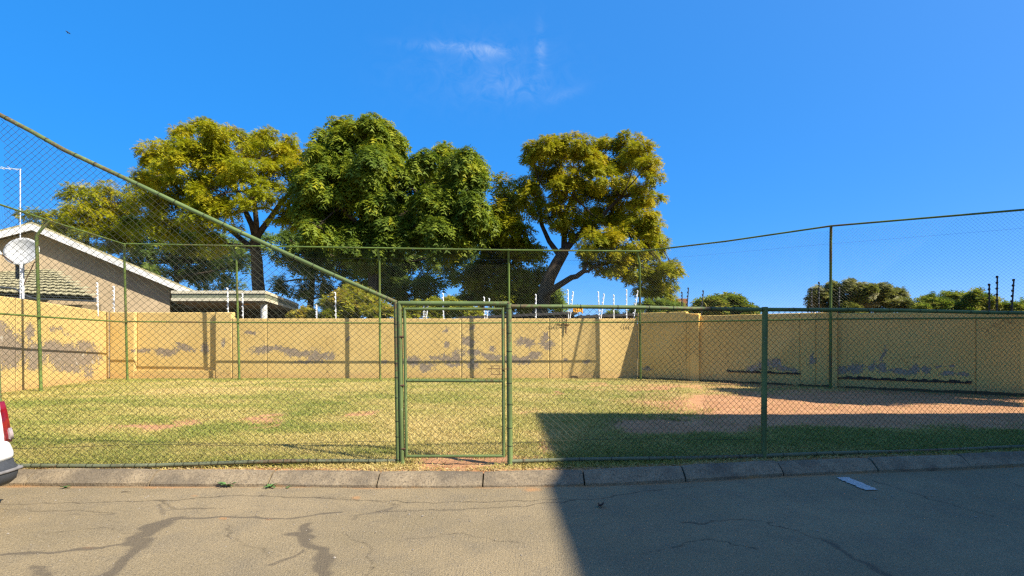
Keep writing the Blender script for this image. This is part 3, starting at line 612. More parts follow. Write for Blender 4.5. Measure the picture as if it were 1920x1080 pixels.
for zf in (.2, ):
    MB().tube([(x, float(np.interp(x, rx2, ry2)) - .012, .335 + .02 * math.sin(x * 1.7)) for x in np.linspace(rx2[0], 2.6, 14)], .0018, 5).obj('tension_wire', M_TIE, fr)

# --- tall enclosure fences standing just inside the boundary walls
def tall_post(parent, x, y, arm, ztop, lean=0., r=.034, zk=.38, mat=M_PIPE2):
    return MB().tube([(x, y, .0), (x + lean * .5, y, 2.0), (x + lean, y, ztop - zk), (x + lean + arm[0], y + arm[1], ztop)], r, 10).obj('post', mat, parent)
back = empty('chain_link_fence', (0, 0, 0), 'tall green chain link fence along the long yellow back wall', 'fence')
CL = ((239 - 960) / F * 16.95, 16.95); CR = ((1201 - 960) / F * 16.95, 16.95)
ZT = 4.42
for px in (239, 449, 713, 955.5, 1201):
    x = (px - 960) / F * 16.95; arm = (0, -.2) if 300 < px < 1100 else ((.12, -.16) if px < 300 else (-.12, -.16))
    tall_post(back, x, 16.95, arm, ZT - .25 * (px - 239) / 962, lean=-.10 if px < 600 else -.03)
tp = [(P(px, 0, 16.75)[0], 16.75, HC + (HY - py) / F * 16.75) for px, py in ((237, 457), (443, 461), (711, 465), (955, 469), (1201, 471))]
MB().tube(tp, .025, 8).obj('top_rail', M_PIPE2, back)
MB().tube([(P(px, 0, 16.92)[0], 16.92, HC + (HY - py) / F * 16.92) for px, py in ((237, 603), (500, 605), (800, 606), (1201, 604))], .022, 8).obj('middle_rail', M_PIPE2, back)
MB().tube([(P(px, 0, 16.9)[0], 16.9, HC + (HY - py) / F * 16.9) for px, py in ((237, 481), (711, 485), (1201, 489))], .003, 6).obj('tension_wire', M_WIRE2, back)
farlink('wire_mesh', back, (CL + (0,), CR + (0,)), (0, -.2), .14, 4.28, .078, .0014, M_WIRE2)
left = empty('chain_link_fence', (0, 0, 0), 'tall green chain link fence along the pale side wall by the house', 'fence')
L1 = ((77 - 960) / F * 13.0, 13.0); L2 = (L1[0] + (L1[0] - CL[0]) * 1.0, L1[1] + (L1[1] - CL[1]) * 1.0)
for (x, y) in (L1, L2): tall_post(left, x, y, (.24, .06), 4.31, lean=-.11, r=.036)
e = P(-60, 363, L2[1]); tp = [(CL[0] + .0, 16.78, tp[0][2]), (L1[0] + .13, L1[1] + .05, 4.31), (L2[0] + .13, L2[1] + .05, 4.31)]
MB().tube(tp, .023, 8).obj('top_rail', M_PIPE2, left)
MB().tube([(CL[0], CL[1] - .05, 1.95), (L1[0], L1[1], 1.95), (L2[0], L2[1], 1.99)], .022, 8).obj('middle_rail', M_PIPE2, left)
farlink('wire_mesh', left, (L2 + (0,), CL + (0,)), (.2, .05), .14, 4.28, .078, .0014, M_WIRE2)
rgt = empty('chain_link_fence', (0, 0, 0), 'tall green chain link fence along the shaded side wall on bare earth', 'fence')
R1 = ((1557 - 960) / F * 13.96, 13.96); R2 = (R1[0] + (R1[0] - CR[0]), R1[1] + (R1[1] - CR[1])); R3 = (R2[0] + (R1[0] - CR[0]) * .9, R2[1] + (R1[1] - CR[1]) * .9)
M_PIPE3 = M_PIPE2
for (x, y) in (R1, R2, R3): tall_post(rgt, x, y, (-.10, -.18), 4.33 if y > 13 else 4.2, lean=.01)
MB().tube([(CR[0] - .02, 16.75, 4.17), ((CR[0] + R1[0]) / 2 - .05, (CR[1] + R1[1]) / 2 - .1, 4.225), (R1[0] - .09, R1[1] - .18, 4.33), (R2[0] - .09, R2[1] - .18, 4.2), (R3[0] - .09, R3[1] - .18, 4.2)], .024, 8).obj('top_rail', M_PIPE2, rgt)
MB().tube([(CR[0], CR[1], 1.94), (R1[0], R1[1], 1.93), (R2[0], R2[1], 1.85), (R3[0], R3[1], 1.85)], .022, 8).obj('middle_rail', M_PIPE2, rgt)
MB().tube([(CR[0], CR[1], 3.9), (R1[0], R1[1], 3.9), (R2[0], R2[1], 3.85)], .0016, 6).obj('tension_wire', M_WIRE2, rgt)
farlink('wire_mesh', rgt, (CR + (0,), R3 + (0,)), (-.08, -.16), .14, 4.22, .078, .0015, M_WIRE2)

# ------------------------------------------------------------------ electric fence poles on the walls
DISC = {}
def disc(mat):
    if mat.name not in DISC: mb = MB(); mb.tube([(0, 0, -.012), (0, 0, .012)], .03, 8); DISC[mat.name] = mb.mesh('insulator', mat)
    return DISC[mat.name]
def epole(x, y, zb, zt, leanx, white, label, n=6, r=.017):
    e = empty('electric_fence_pole', (x, y, zb), label, 'fence pole', 'electric fence poles on the boundary walls'); H = zt - zb
    MB().tube([(0, 0, -.25), (leanx, 0, H)], r, 8).obj('pole', M_WPOLE if white else M_DPOLE, e)
    for i in range(n):
        f_ = .12 + .86 * i / (n - 1); o = link('insulator', disc(M_INS if white else M_INSD), None, e); o.location = (leanx * f_ - r * 1.1, -.012, H * f_); o.rotation_euler = (0, math.pi / 2, 0)
def epx(px, top, base, leanpx, white, label, Y=17.7, n=6, r=.016):
    b = P(px, base, Y); tz = P(px, top, Y)[2]; epole(b[0], Y, b[2], tz, leanpx / F * Y, white, label, n, r)
for a in ((184, 530, 578, -1, 1, 'white electric fence pole left of the corner post on the side wall', 16.9, 7), (214, 537, 583, 0, 1, 'white electric fence pole at the left corner of the back wall'),
          (428, 540, 585, -1, 1, 'white electric fence pole at the step in the back wall top', ), (456, 550, 597, -1, 1, 'white electric fence pole beside the orange sign by the carport'),
          (630, 548, 597, -1, 1, 'white electric fence pole in front of the yellow green shrub'), (594, 572, 597, 0, 1, 'short white electric fence pole left of the yellow green shrub', 18.3),
          (795, 572, 597, 0, 1, 'upright white pole of the pair above the left half of the gate'), (797, 572, 597, 6, 1, 'tilted white pole of the pair above the left half of the gate'),
          (832, 550, 597, -1, 1, 'single white electric fence pole above the middle of the gate', ), (909, 557, 595, -1, 1, 'upright white pole of the pair above the right half of the gate'), (911, 560, 595, 7, 1, 'tilted white pole of the pair above the right half of the gate'),
          (1005, 552, 600, 0, 1, 'white electric fence pole in front of the big leaning trunk'), (1066, 543, 590, -1, 1, 'upright white pole of the pair next to the orange flag'), (1068, 547, 590, 7, 1, 'tilted white pole of the pair next to the orange flag'),
          (1124, 547, 597, -2, 1, 'upright white pole of the pair against blue sky below the low branch'), (1125, 551, 597, 8, 1, 'tilted white pole of the pair against blue sky below the low branch'),
          (1151, 553, 597, 0, 1, 'single white pole against blue sky right of the tilted pair'), (1175, 543, 597, 0, 1, 'upright white pole next to the back corner fence post'), (1187, 545, 593, 9, 1, 'tilted white pole next to the back corner fence post'),
          (1279, 548, 583, 0, 0, 'shorter black pole of the pair right of the golden tree', 17.0), (1287, 540, 583, 4, 0, 'taller black pole of the pair right of the golden tree', 17.0), (1314, 545, 587, 5, 0, 'black pole in front of the small fresh green shrub', 16.6),
          (1522, 541, 587, 0, 0, 'short black pole at the left end of the round bush', 14.9), (1535, 529, 587, 1, 0, 'tall black pole before the left end of the round bush', 14.9), (1573, 540, 587, 1, 0, 'black pole before the middle of the round bush', 14.6),
          (1855, 533, 582, 0, 0, 'short black pole left of the tall one at the right hedge', 12.8), (1869, 518, 582, 1, 0, 'tallest black pole before the right hedge', 12.8), (1896, 524, 582, 5, 0, 'tilted black pole at the far right before the hedge', 12.6)):
    epx(*a)
# razor coils left on the wall
for px in (1052, 1188):
    c = P(px, 601, 17.55); mb = MB()
    mb.tube([(c[0] + (i - 15) * .012, c[1] + .1 * math.cos(i * .9), c[2] + .02 + .11 * math.sin(i * .9)) for i in range(31)], .006, 5)
    tag(mb.obj('razor_wire', M_RUST), 'rusty coil of razor wire on the wall top ' + ('below the orange flag' if px < 1100 else 'at the back right corner'), 'razor wire')
c = P(1062, 605, 17.55); e = empty('rusty_bracket', c, 'rusty cross shaped bracket hanging on the back wall face below the orange flag', 'bracket')
MB().tube([(0, 0, .12), (-.02, 0, -.36)], .02, 6).obj('upright', M_RUST, e); MB().tube([(-.2, 0, .02), (.16, 0, .0)], .012, 6).obj('crossbar', M_RUST, e); MB().tube([(-.12, 0, -.06), (.1, 0, -.07)], .012, 6).obj('crossbar', M_RUST, e)

# ------------------------------------------------------------------ brown house with gable, lean-to and carport
HYD = 22.0
ap = P(60, 420, HYD); rt = P(372, 551, 25.0)
house = empty('brown_house', (ap[0], HYD, 0), 'brown plastered house with white gable boards behind the side wall', 'house')
def hp(p): return (p[0] - ap[0], p[1] - HYD, p[2])
DEP = 12.; HU = Vector((rt[0] - ap[0], rt[1] - HYD, 0)); HW = HU.length; HU /= HW; HV = Vector((-HU.y, HU.x, 0))   # along the gable front, and back into the house
slope = (ap[2] - rt[2]) / HW
def gpt(u, v, z): q = HU * u + HV * v; return (q.x, q.y, z)
def gable(name, mat, zoff, over, v0, v1, thick):
    """Two sloping slabs under the ridge, thick downwards."""
    mb = MB()
    for s_ in (1, -1):
        w_ = (HW + over) * s_; za, zb_ = ap[2] + zoff, ap[2] + zoff - slope * (HW + over)
        poly = [gpt(0, v0, za), gpt(w_, v0, zb_), gpt(w_, v0, zb_ - thick), gpt(0, v0, za - thick)]
        mb.prism(poly, tuple(HV * (v1 - v0)))
    return mb.obj(name, mat, house)
gable('roof', M_TILE, .09, .15, -.02, DEP, .15)
gable('fascia_board', mat_plain('weathered white board', (.52, .53, .52), .7, .25, 3), 0, .05, -.08, -.03, .26)
gable('soffit', M_SOFF, -.12, 0., .0, .55, .05)
uw = HW - 1.15; zt_ = lambda u: ap[2] - .2 - slope * abs(u)
mb = MB(); mb.prism([gpt(-uw, .55, -.03), gpt(uw, .55, -.03), gpt(uw, .55, zt_(uw)), gpt(0, .55, zt_(0)), gpt(-uw, .55, zt_(uw))], tuple(HV * (DEP - 1))); mb.obj('wall', M_BROWN, house)
# lean-to roof of single tiles on the left
lx0, lx1 = -23.5, P(188, 0, 19.2)[0]; yf, yb = 18.9, HYD + .54
zf0, zb0 = 3.28, 4.35
def ltz(f): return zf0 + (zb0 - zf0) * f
hipx = lambda f: lx1 - 4.6 * f                                           # hip edge slopes back to the left
mb = MB(); mb.prism([hp(p) for p in [(lx0, yf, zf0 - .16), (lx1, yf, zf0 - .55), (lx1, yf, zf0 - .40), (lx0, yf, zf0 - .03)]], (0, .12, 0)); mb.obj('gutter', M_GUT, house)
tw, tl_ = .30, .36
mb = MB(); prof = [(-.155, .0), (-.10, .035), (-.03, .045), (.05, .02), (.155, .012)]
mb.add([(x, 0, z + .03) for x, z in prof] + [(x, tl_ * 1.12, z) for x, z in prof] + [(x, 0, z + .005) for x, z in prof], [(i, i + 1, 6 + i, 5 + i) for i in range(4)] + [(10 + i, 11 + i, i + 1, i) for i in range(4)])
tile = mb.mesh('roof_tile', M_TILE)
rl = math.hypot(yb - yf, zb0 - zf0); rows = int(rl / tl_); pitch = math.atan2(zb0 - zf0, yb - yf)
lr = MB().prism([hp(p) for p in [(lx0, yf, zf0 - .05), (lx1, yf, zf0 - .42), (lx1 - 4.6, yb, zb0 - .05), (lx0, yb, zb0 - .05)]], (0, 0, -.06)).obj('lean_to_roof', M_GUT, house)
for r_ in range(rows):
    f_ = (r_ + .0) / rows
    for c_ in range(16):
        x = hipx(f_) - .2 - tw * (c_ + .5 * (r_ % 2))
        if x < -22: break
        drop = .37 * (1 - f_) * max(0, (x - lx0) / (lx1 - lx0))
        o = link('roof_tile', tile, None, lr); o.location = hp((x, yf + (yb - yf) * f_, ltz(f_) - drop + .0)); o.rotation_euler = (pitch + random.uniform(-.02, .02), .075 * (1 - f_), random.uniform(-.03, .03))
mb = MB(); mb.box(lx0 - ap[0], lx1 - .5 - ap[0], .9 - 3.0, -1.0, -.03, 2.7); mb.obj('lean_to_wall', M_BROWN, house)
mb = MB(); mb.tube([hp(P(-20, 537, 18.7)), hp(P(28, 541, 18.7)), hp(P(52, 556, 18.7)), hp(P(72, 562, 18.7))], .035, 8); mb.obj('downpipe', M_GUT, house)
# carport
c0 = P(322, 545, HYD - .3); c1 = P(497, 545, HYD - .3); c2 = (P(559, 0, 29.6)[0], 29.6)
cp = empty('carport', (c1[0], c1[1], 0), 'flat carport with cream and grey green fascia beside the brown house', 'carport')
zt = c1[2]
pl = [(c0[0], c0[1]), (c1[0], c1[1]), c2, (c0[0] - 7, 29.6), (c0[0] - 1.2, 25.6)]
def cslab(name, mat, z0, z1, grow):
    cx, cy = c1[0] - 3, c1[1] + 3
    q = [(cx + (p[0] - cx) * grow - c1[0], cy + (p[1] - cy) * grow - c1[1], z0) for p in pl]; MB().prism(q, (0, 0, z1 - z0)).obj(name, mat, cp)
cslab('upper_fascia', M_BEIGE, zt - .12, zt, 1.012); cslab('middle_fascia', M_BAND, zt - .30, zt - .122, 1.0); cslab('lower_fascia', M_BEIGE, zt - .42, zt - .302, 1.012); cslab('soffit', M_SOFF, zt - .48, zt - .422, .99)
M_COL = mat_plain('flaking white column', (.66, .66, .62), .8, .45, 14)
for px, Y in ((495, 22.3), (545, 28.6), (420, 29)):
    x = P(px, 0, Y)[0] - c1[0]; MB().tube([(x, Y - c1[1], -.03), (x, Y - c1[1], zt - .48)], .13 if Y < 25 else .11, 12).obj('column', M_COL, cp)
MB().box(c0[0] - c1[0] - 9, c2[0] - c1[0] - .3, 7.6, 7.75, -.03, 2.9).obj('rear_wall', M_SOFF, cp)
s = P(463, 566, 22.6); e = empty('orange_sign', s, 'orange notice sign hanging under the carport edge', 'sign')
MB().box(-.2, .2, -.012, .012, -.12, .13).obj('sign_board', M_ORANGE, e); MB().box(-.17, -.155, -.006, .006, -.3, -.12).obj('hanger', M_DPOLE, e); MB().box(.155, .17, -.006, .006, .13, .42).obj('hanger', M_DPOLE, e)
c = P(508, 581, 26); e = empty('parked_van', (c[0], 26, 0), 'pale parked van roof glimpsed behind the white carport column', 'van')
MB().prism([(-.9, 0, .4), (.9, 0, .4), (.95, 0, 1.1), (.45, 0, 1.5), (.25, 0, 2.35), (-.8, 0, 2.45), (-.9, 0, 1.5)], (0, 1.7, 0)).obj('body', M_WHITE, e)
MB().prism([(.26, -.01, 1.6), (.5, -.01, 1.55), (.3, -.01, 2.2), (.0, -.01, 2.25), (.0, -.01, 1.6)], (0, .02, 0)).obj('window', M_GLASS, e)

# satellite dish and aerial mast
mp = P(43, 556, 16.2); dz = P(45, 473, 16.0)[2]
e = empty('satellite_dish', (mp[0], 16.2, 0), 'white satellite dish on a pole in front of the brown gable', 'dish')
mb = MB(); nr, ns = 6, 28; q = Vector((.10, -.97, .22)).normalized().to_track_quat('Z', 'Y'); vs_ = []
for s_ in (0, .012):
    for i in range(nr + 1):
        for k in range(ns):
            r_ = i / nr; v = Vector((.50 * r_ * math.cos(2 * math.pi * k / ns), .43 * r_ * math.sin(2 * math.pi * k / ns), .13 * r_ * r_ - s_)); v = q @ v; vs_.append((v.x + .16, v.y - .12, v.z + dz))
half = (nr + 1) * ns; fs = []
for i in range(nr):
    for k in range(ns):
        k2 = (k + 1) % ns; f_ = (i*ns + k, (i+1)*ns + k, (i+1)*ns + k2, i*ns + k2); fs += [f_, tuple(half + j for j in f_[::-1])]
for k in range(ns): k2 = (k + 1) % ns; fs.append((nr*ns + k, half + nr*ns + k, half + nr*ns + k2, nr*ns + k2))
mb.add(vs_, fs, True); mb.obj('reflector', mat_plain('chalky dish paint', (.50, .51, .50), .7, .25, 7), e)
MB().tube([(.0, -.15, dz - .42), (.02, -.75, dz - .12)], .02, 6).obj('feed_arm', M_RUST, e); MB().tube([(.02, -.72, dz - .14), (.02, -.82, dz - .04)], .035, 8).obj('receiver', M_INS, e)
MB().tube([(0, 0, .0), (0, 0, dz)], .035, 8).obj('pole', M_WPOLE, e); MB().tube([(.02, 0, dz - .95), (.36, .0, dz - .25)], .014, 6).obj('stay', M_RUST, e)
MB().box(-.42, -.33, .2, .24, dz - .75, dz - .2).obj('bracket', M_DPOLE, e)
m2 = P(38, 470, 17.0); e = empty('aerial_mast', (m2[0], 17.0, 0), 'thin white aerial mast rising behind the satellite dish', 'mast')
zt2 = P(38, 316, 17.0)[2]; MB().tube([(0, 0, 0), (0, 0, zt2)], .016, 8).obj('mast', M_INS, e); MB().tube([(.02, 0, zt2 - .03), (-1.2, 0, zt2 + .05)], .012, 6).obj('boom', M_WPOLE, e)
for k in range(5): MB().tube([(-.25 - .2 * k, -.18, zt2 + .01 * k), (-.25 - .2 * k, .18, zt2 + .01 * k)], .005, 5).obj('element', M_WPOLE, e)
epx(43, 494, 556, -2, 1, 'white electric fence pole on the side wall below the satellite dish', 13.6, 8, .014)

# sheds and things behind the back wall
def shed(px0, px1, y0, y1, Y, label):
    a, b = P(px0, y0, Y), P(px1, y1, Y); e = empty('shed', (a[0], Y, 0), label, 'shed'); w_ = b[0] - a[0]
    MB().prism([(0, 0, a[2]), (w_, 0, b[2]), (w_, 0, b[2] - .09), (0, 0, a[2] - .09)], (0, 4, 0)).obj('roof', M_DROOF, e)
    MB().prism([(.1, .15, a[2] - .1), (w_ - .1, .15, b[2] - .1), (w_ - .1, .15, -.03), (.1, .15, -.03)], (0, 3.6, 0)).obj('wall', M_DROOF, e)
    for k in range(int(w_ / .28)):
        x = .14 + .28 * k; z = a[2] + (b[2] - a[2]) * x / w_; MB().box(x - .02, x + .02, 0, 4, z + .002, z + .03).obj('roof_rib', M_DROOF, e)
shed(860, 1083, 594, 584, 19.5, 'long low shed with a charcoal roof behind the back wall right of the gate')
shed(1084, 1198, 592, 587, 19.8, 'short low shed with a charcoal roof behind the back corner')
s = P(1083, 580, 19.0); e = empty('orange_flag', s, 'ragged orange flag on a stick above the charcoal roof edge', 'flag')
MB().tube([(0.05, 0, -.45), (.0, 0, .2)], .01, 6).obj('stick', M_DPOLE, e)
mb = MB(); g_ = [[(-.17 + .06 * i, .04 * math.sin(i * 1.3 + j), .06 - .07 * j + .03 * math.sin(i * 1.7) - .012 * abs(i - 3) * j) for i in range(7)] for j in range(3)]
mb.add([p for r_ in g_ for p in r_], [(j*7 + i, j*7 + i + 1, j*7 + 8 + i, j*7 + 7 + i) for j in range(2) for i in range(6)]); mb.obj('cloth', M_ORANGE, e)
c = P(1280, 566, 40); e = empty('distant_chimney_house', (c[0], 40, 0), 'small distant house with a brown chimney right of the golden tree', 'house')
MB().box(-.35, .35, 0, .6, 2.6, c[2] + .25).obj('chimney', mat_plain('brown brick', (.28, .13, .06), .9, .3, 8), e); MB().prism([(-3, -.4, 2.5), (2.4, -.4, 2.5), (0, -.4, 3.3)], (0, 6, 0)).obj('roof', M_DROOF, e); MB().box(-2.6, 2.1, 0, 5, -.03, 2.5).obj('wall', M_BROWN, e)

# ------------------------------------------------------------------ trees
def rand_dirs(n):
    v = rng.normal(size=(n, 3)); return v / np.linalg.norm(v, axis=1, keepdims=True)
def fronds(Pp, D, L, pairs, lw, droop, tint, taper=True):
    """Compound leaves: pairs of leaflets along a drooping midrib. Returns vertices, faces and tint."""
    n = len(Pp); up = np.tile(np.array([[0, 0, 1.]]), (n, 1)) + rng.normal(size=(n, 3)) * .35; Sd = np.cross(D, up); Sd /= np.linalg.norm(Sd, axis=1, keepdims=True) + 1e-9
    Vs = []; 
    for k in range(pairs):
        t0 = (k + .15) / pairs; t1 = (k + .85) / pairs; tp = min(1.15, t1 + .35 / pairs)
        def at(t): return Pp + D * (L[:, None] * t) - np.array([[0, 0, 1.]]) * (L * droop * t * t)[:, None]
        a, b, c = at(t0), at(t1), at(tp); w_ = lw * (1 - .55 * abs(t0 - .4) if taper else 1)
        for s_ in (1, -1):
            tip = c + Sd * (s_ * w_ * L)[:, None] + rng.normal(size=(n, 3)) * (L * .05)[:, None]
            Vs.append(np.stack([a, b, tip], 1))
    V = np.stack(Vs, 1)                                # n, 2*pairs, 3, 3
    m = n * 2 * pairs; V = V.reshape(m * 3, 3); T = np.repeat(np.repeat(tint, 2 * pairs), 3)
    return V, np.arange(m * 3).reshape(m, 3), T
def tree(name, label, Y, base_px, clumps, mat, nfr, trunk, spread=.9, L=(.17, .33), pairs=4, lw=.34, droop=.35, base_z=-.03, r0=.22, tintc=.5, tintv=.35, cat='tree', group=None, flat=.85, twigs=6, plate=.5, sag=.25, reach=.60, dy_=1.):
    """clumps: (px, py, r_px) blobs of the crown as seen from the lawn; each stands at its own depth round Y."""
    bx = P(base_px, 0, Y)[0]; e = empty(name, (bx, Y, base_z), label, cat, group); o3 = np.array([bx, Y, base_z])
    C = []
    for c in clumps:
        dy = (rng.random() - .5) * 2 * spread * dy_ if len(c) < 4 else c[3]; Yc = Y + dy; x, y, z = P(c[0], c[1], Yc); C.append((np.array([x, y, z]), c[2] / F * Yc))
    tot = sum(r * r for _, r in C); Pn, Dn, Tn = [], [], []
    zz = [c[2] for c, _ in C]; zlo, zhi = min(zz), max(zz)
    sprays = {}
    for ci, (c, r) in enumerate(C):
        n = max(30, int(nfr * r * r / tot)); m = int(rng.integers(11, 17)); u = rand_dirs(m); u[:, 2] = np.abs(u[:, 2]) * np.where(rng.random(m) < .68, 1, -1)
        sc = c + u * ((.38 + reach * rng.random(m) ** .7) * r)[:, None] * np.array([1, 1, flat]); rs = r * rng.uniform(.20, .42, m); sprays[ci] = (sc, rs)
        k = rng.choice(m, n, p=rs ** 2 / (rs ** 2).sum()); v = rand_dirs(n) * (rng.random(n) ** .45 * rs[k])[:, None] * np.array([1.15, 1.15, plate])
        v[:, 2] -= sag * (v[:, 0] ** 2 + v[:, 1] ** 2) / rs[k]
        d = v / (np.linalg.norm(v, axis=1, keepdims=True) + 1e-6) * .8 + u[k] * .45 + rand_dirs(n) * .6 + np.array([0, 0, -.08]); d /= np.linalg.norm(d, axis=1, keepdims=True)
        Pn.append(sc[k] + v); Dn.append(d); tj = rng.normal(size=m) * tintv * .45
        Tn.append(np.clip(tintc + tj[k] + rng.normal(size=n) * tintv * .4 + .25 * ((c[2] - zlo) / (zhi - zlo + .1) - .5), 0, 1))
    Pn, Dn, Tn = map(np.concatenate, (Pn, Dn, Tn)); Ls = rng.uniform(*L, len(Pn))
    keepc = rng.random(len(Pn)) < np.clip(.25 + 1.5 * fbm(Pn[:, 0], Pn[:, 2] + Pn[:, 1] * .7, 1.1, 3, 3), 0, 1)
    Pn, Dn, Tn, Ls = Pn[keepc], Dn[keepc], Tn[keepc], Ls[keepc]
    V, Fc, T = fronds(Pn - o3, Dn, Ls, pairs, lw, droop, Tn)
    cr_ = link('crown', mesh_np('crown', V, Fc, mat, {'tint': T}), None, e)
    # trunk, then a limb to every clump with twigs in it
    mb = MB(); nodes = []
    for pts, ra, rb in trunk:
        q = [np.array(P(px, py, Y + (p_[0] if p_ else 0))) - o3 for px, py, *p_ in pts]
        if pts is trunk[0][0]: q[0][2] = -.05
        q2 = [q[0]]
        for a, b in zip(q[:-1], q[1:]):
            for t_ in (.5, 1.): q2.append(a + (b - a) * t_ + (rng.normal(size=3) * .06 if t_ < 1 else 0))
        rad = list(np.linspace(ra, rb, len(q2))); mb.tube(q2, [float(r) for r in rad], 9)
        nodes += [(v, r) for v, r in zip(q2[2:], rad[2:])] or [(q2[-1], rad[-1])]
    tw_ = MB()
    for ci, (c, r) in enumerate(C):
        c = c - o3; nd = [(v, rr) for v, rr in nodes if v[2] < c[2] + 3.] or nodes
        v, rr = min(nd, key=lambda q: np.linalg.norm(q[0] - c) + .6 * max(0, c[2] - q[0][2]) * 0 + .5 * abs(q[0][1] - c[1])); dist = np.linalg.norm(c - v)
        mid = v + (c - v) * .5 + np.array([0, 0, (-.06 if c[2] > v[2] else .10) * dist]) + rng.normal(size=3) * .12 * dist * .5; rr = min(rr * .75, .035 * dist + .02)
        q = [v, v * .56 + mid * .5 + c * -.06, mid, mid * .45 + c * .55, c]; q[1] = v + (mid - v) * .5 + rng.normal(size=3) * .05
        mb.tube(q, [rr, rr * .8, rr * .62, rr * .45, rr * .28], 6)
        for _ in range(twigs):
            s_ = q[random.choice((3, 4, 4))]; en = sprays[ci][0][random.randrange(len(sprays[ci][0]))] - o3; tw_.tube([s_, (s_ + en) / 2 + rng.normal(size=3) * r * .12, en], [rr * .35, rr * .22, .006], 4, False)
    t_ = mb.obj('trunk', M_BARK, e); tag(tw_.obj('branches', M_BARK, t_), kind='stuff')
    return e
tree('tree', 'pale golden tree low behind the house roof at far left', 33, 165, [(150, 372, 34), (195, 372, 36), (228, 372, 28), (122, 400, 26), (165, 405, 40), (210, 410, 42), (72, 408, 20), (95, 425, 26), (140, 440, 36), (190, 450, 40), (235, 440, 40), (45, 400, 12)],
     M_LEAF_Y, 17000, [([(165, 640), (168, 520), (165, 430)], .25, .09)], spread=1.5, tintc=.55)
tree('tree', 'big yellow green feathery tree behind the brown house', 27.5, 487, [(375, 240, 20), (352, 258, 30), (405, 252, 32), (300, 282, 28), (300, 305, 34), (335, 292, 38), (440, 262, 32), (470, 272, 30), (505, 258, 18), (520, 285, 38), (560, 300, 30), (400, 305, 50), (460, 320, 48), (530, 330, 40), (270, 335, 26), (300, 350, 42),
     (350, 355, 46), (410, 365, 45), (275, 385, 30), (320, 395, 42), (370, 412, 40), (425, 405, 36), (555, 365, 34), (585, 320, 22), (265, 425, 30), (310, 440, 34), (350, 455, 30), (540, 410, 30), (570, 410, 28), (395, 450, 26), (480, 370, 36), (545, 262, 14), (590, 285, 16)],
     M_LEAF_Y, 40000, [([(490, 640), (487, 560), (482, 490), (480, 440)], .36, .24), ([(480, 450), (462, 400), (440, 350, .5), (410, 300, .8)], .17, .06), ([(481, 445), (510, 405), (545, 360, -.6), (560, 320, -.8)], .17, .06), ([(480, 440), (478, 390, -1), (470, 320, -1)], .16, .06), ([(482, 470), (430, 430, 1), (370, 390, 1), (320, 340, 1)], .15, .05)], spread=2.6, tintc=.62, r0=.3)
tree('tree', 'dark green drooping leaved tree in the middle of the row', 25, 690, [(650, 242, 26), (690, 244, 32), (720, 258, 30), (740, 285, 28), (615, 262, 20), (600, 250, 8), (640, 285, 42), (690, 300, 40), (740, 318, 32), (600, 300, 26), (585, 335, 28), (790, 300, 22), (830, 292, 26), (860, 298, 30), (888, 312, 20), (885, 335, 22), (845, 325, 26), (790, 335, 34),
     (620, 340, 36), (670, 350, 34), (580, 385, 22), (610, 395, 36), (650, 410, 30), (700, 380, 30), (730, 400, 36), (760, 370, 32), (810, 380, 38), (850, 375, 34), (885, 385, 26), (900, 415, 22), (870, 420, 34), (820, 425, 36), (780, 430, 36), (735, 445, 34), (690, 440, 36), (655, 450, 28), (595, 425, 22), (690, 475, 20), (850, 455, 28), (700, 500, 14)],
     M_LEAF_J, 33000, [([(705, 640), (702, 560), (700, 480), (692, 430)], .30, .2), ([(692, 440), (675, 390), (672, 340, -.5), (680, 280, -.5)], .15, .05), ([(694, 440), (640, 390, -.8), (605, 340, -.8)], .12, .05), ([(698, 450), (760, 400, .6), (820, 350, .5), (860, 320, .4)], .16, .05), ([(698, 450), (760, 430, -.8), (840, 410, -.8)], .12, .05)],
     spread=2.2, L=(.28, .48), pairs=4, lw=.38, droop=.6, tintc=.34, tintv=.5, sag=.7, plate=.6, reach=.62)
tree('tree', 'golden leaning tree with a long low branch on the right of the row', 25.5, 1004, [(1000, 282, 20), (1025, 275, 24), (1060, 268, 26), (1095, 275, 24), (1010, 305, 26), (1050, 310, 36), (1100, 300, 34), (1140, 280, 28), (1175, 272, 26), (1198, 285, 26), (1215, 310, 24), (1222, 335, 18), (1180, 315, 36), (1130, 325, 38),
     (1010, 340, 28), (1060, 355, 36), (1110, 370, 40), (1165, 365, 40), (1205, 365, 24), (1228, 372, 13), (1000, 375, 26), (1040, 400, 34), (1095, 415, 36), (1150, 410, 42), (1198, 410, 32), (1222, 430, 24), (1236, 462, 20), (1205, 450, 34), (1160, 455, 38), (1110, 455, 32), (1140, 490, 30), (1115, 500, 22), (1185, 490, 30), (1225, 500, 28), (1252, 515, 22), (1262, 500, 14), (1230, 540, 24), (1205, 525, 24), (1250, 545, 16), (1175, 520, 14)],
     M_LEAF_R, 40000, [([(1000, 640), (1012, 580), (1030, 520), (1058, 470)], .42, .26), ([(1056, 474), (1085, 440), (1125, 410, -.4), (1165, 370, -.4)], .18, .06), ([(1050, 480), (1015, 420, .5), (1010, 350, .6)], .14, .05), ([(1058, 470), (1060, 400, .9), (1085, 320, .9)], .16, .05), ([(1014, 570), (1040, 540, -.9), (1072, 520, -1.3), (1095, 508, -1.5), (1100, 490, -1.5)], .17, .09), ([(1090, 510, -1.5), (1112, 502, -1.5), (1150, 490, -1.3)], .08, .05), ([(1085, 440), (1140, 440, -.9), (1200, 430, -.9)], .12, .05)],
     spread=2.2, tintc=.6)
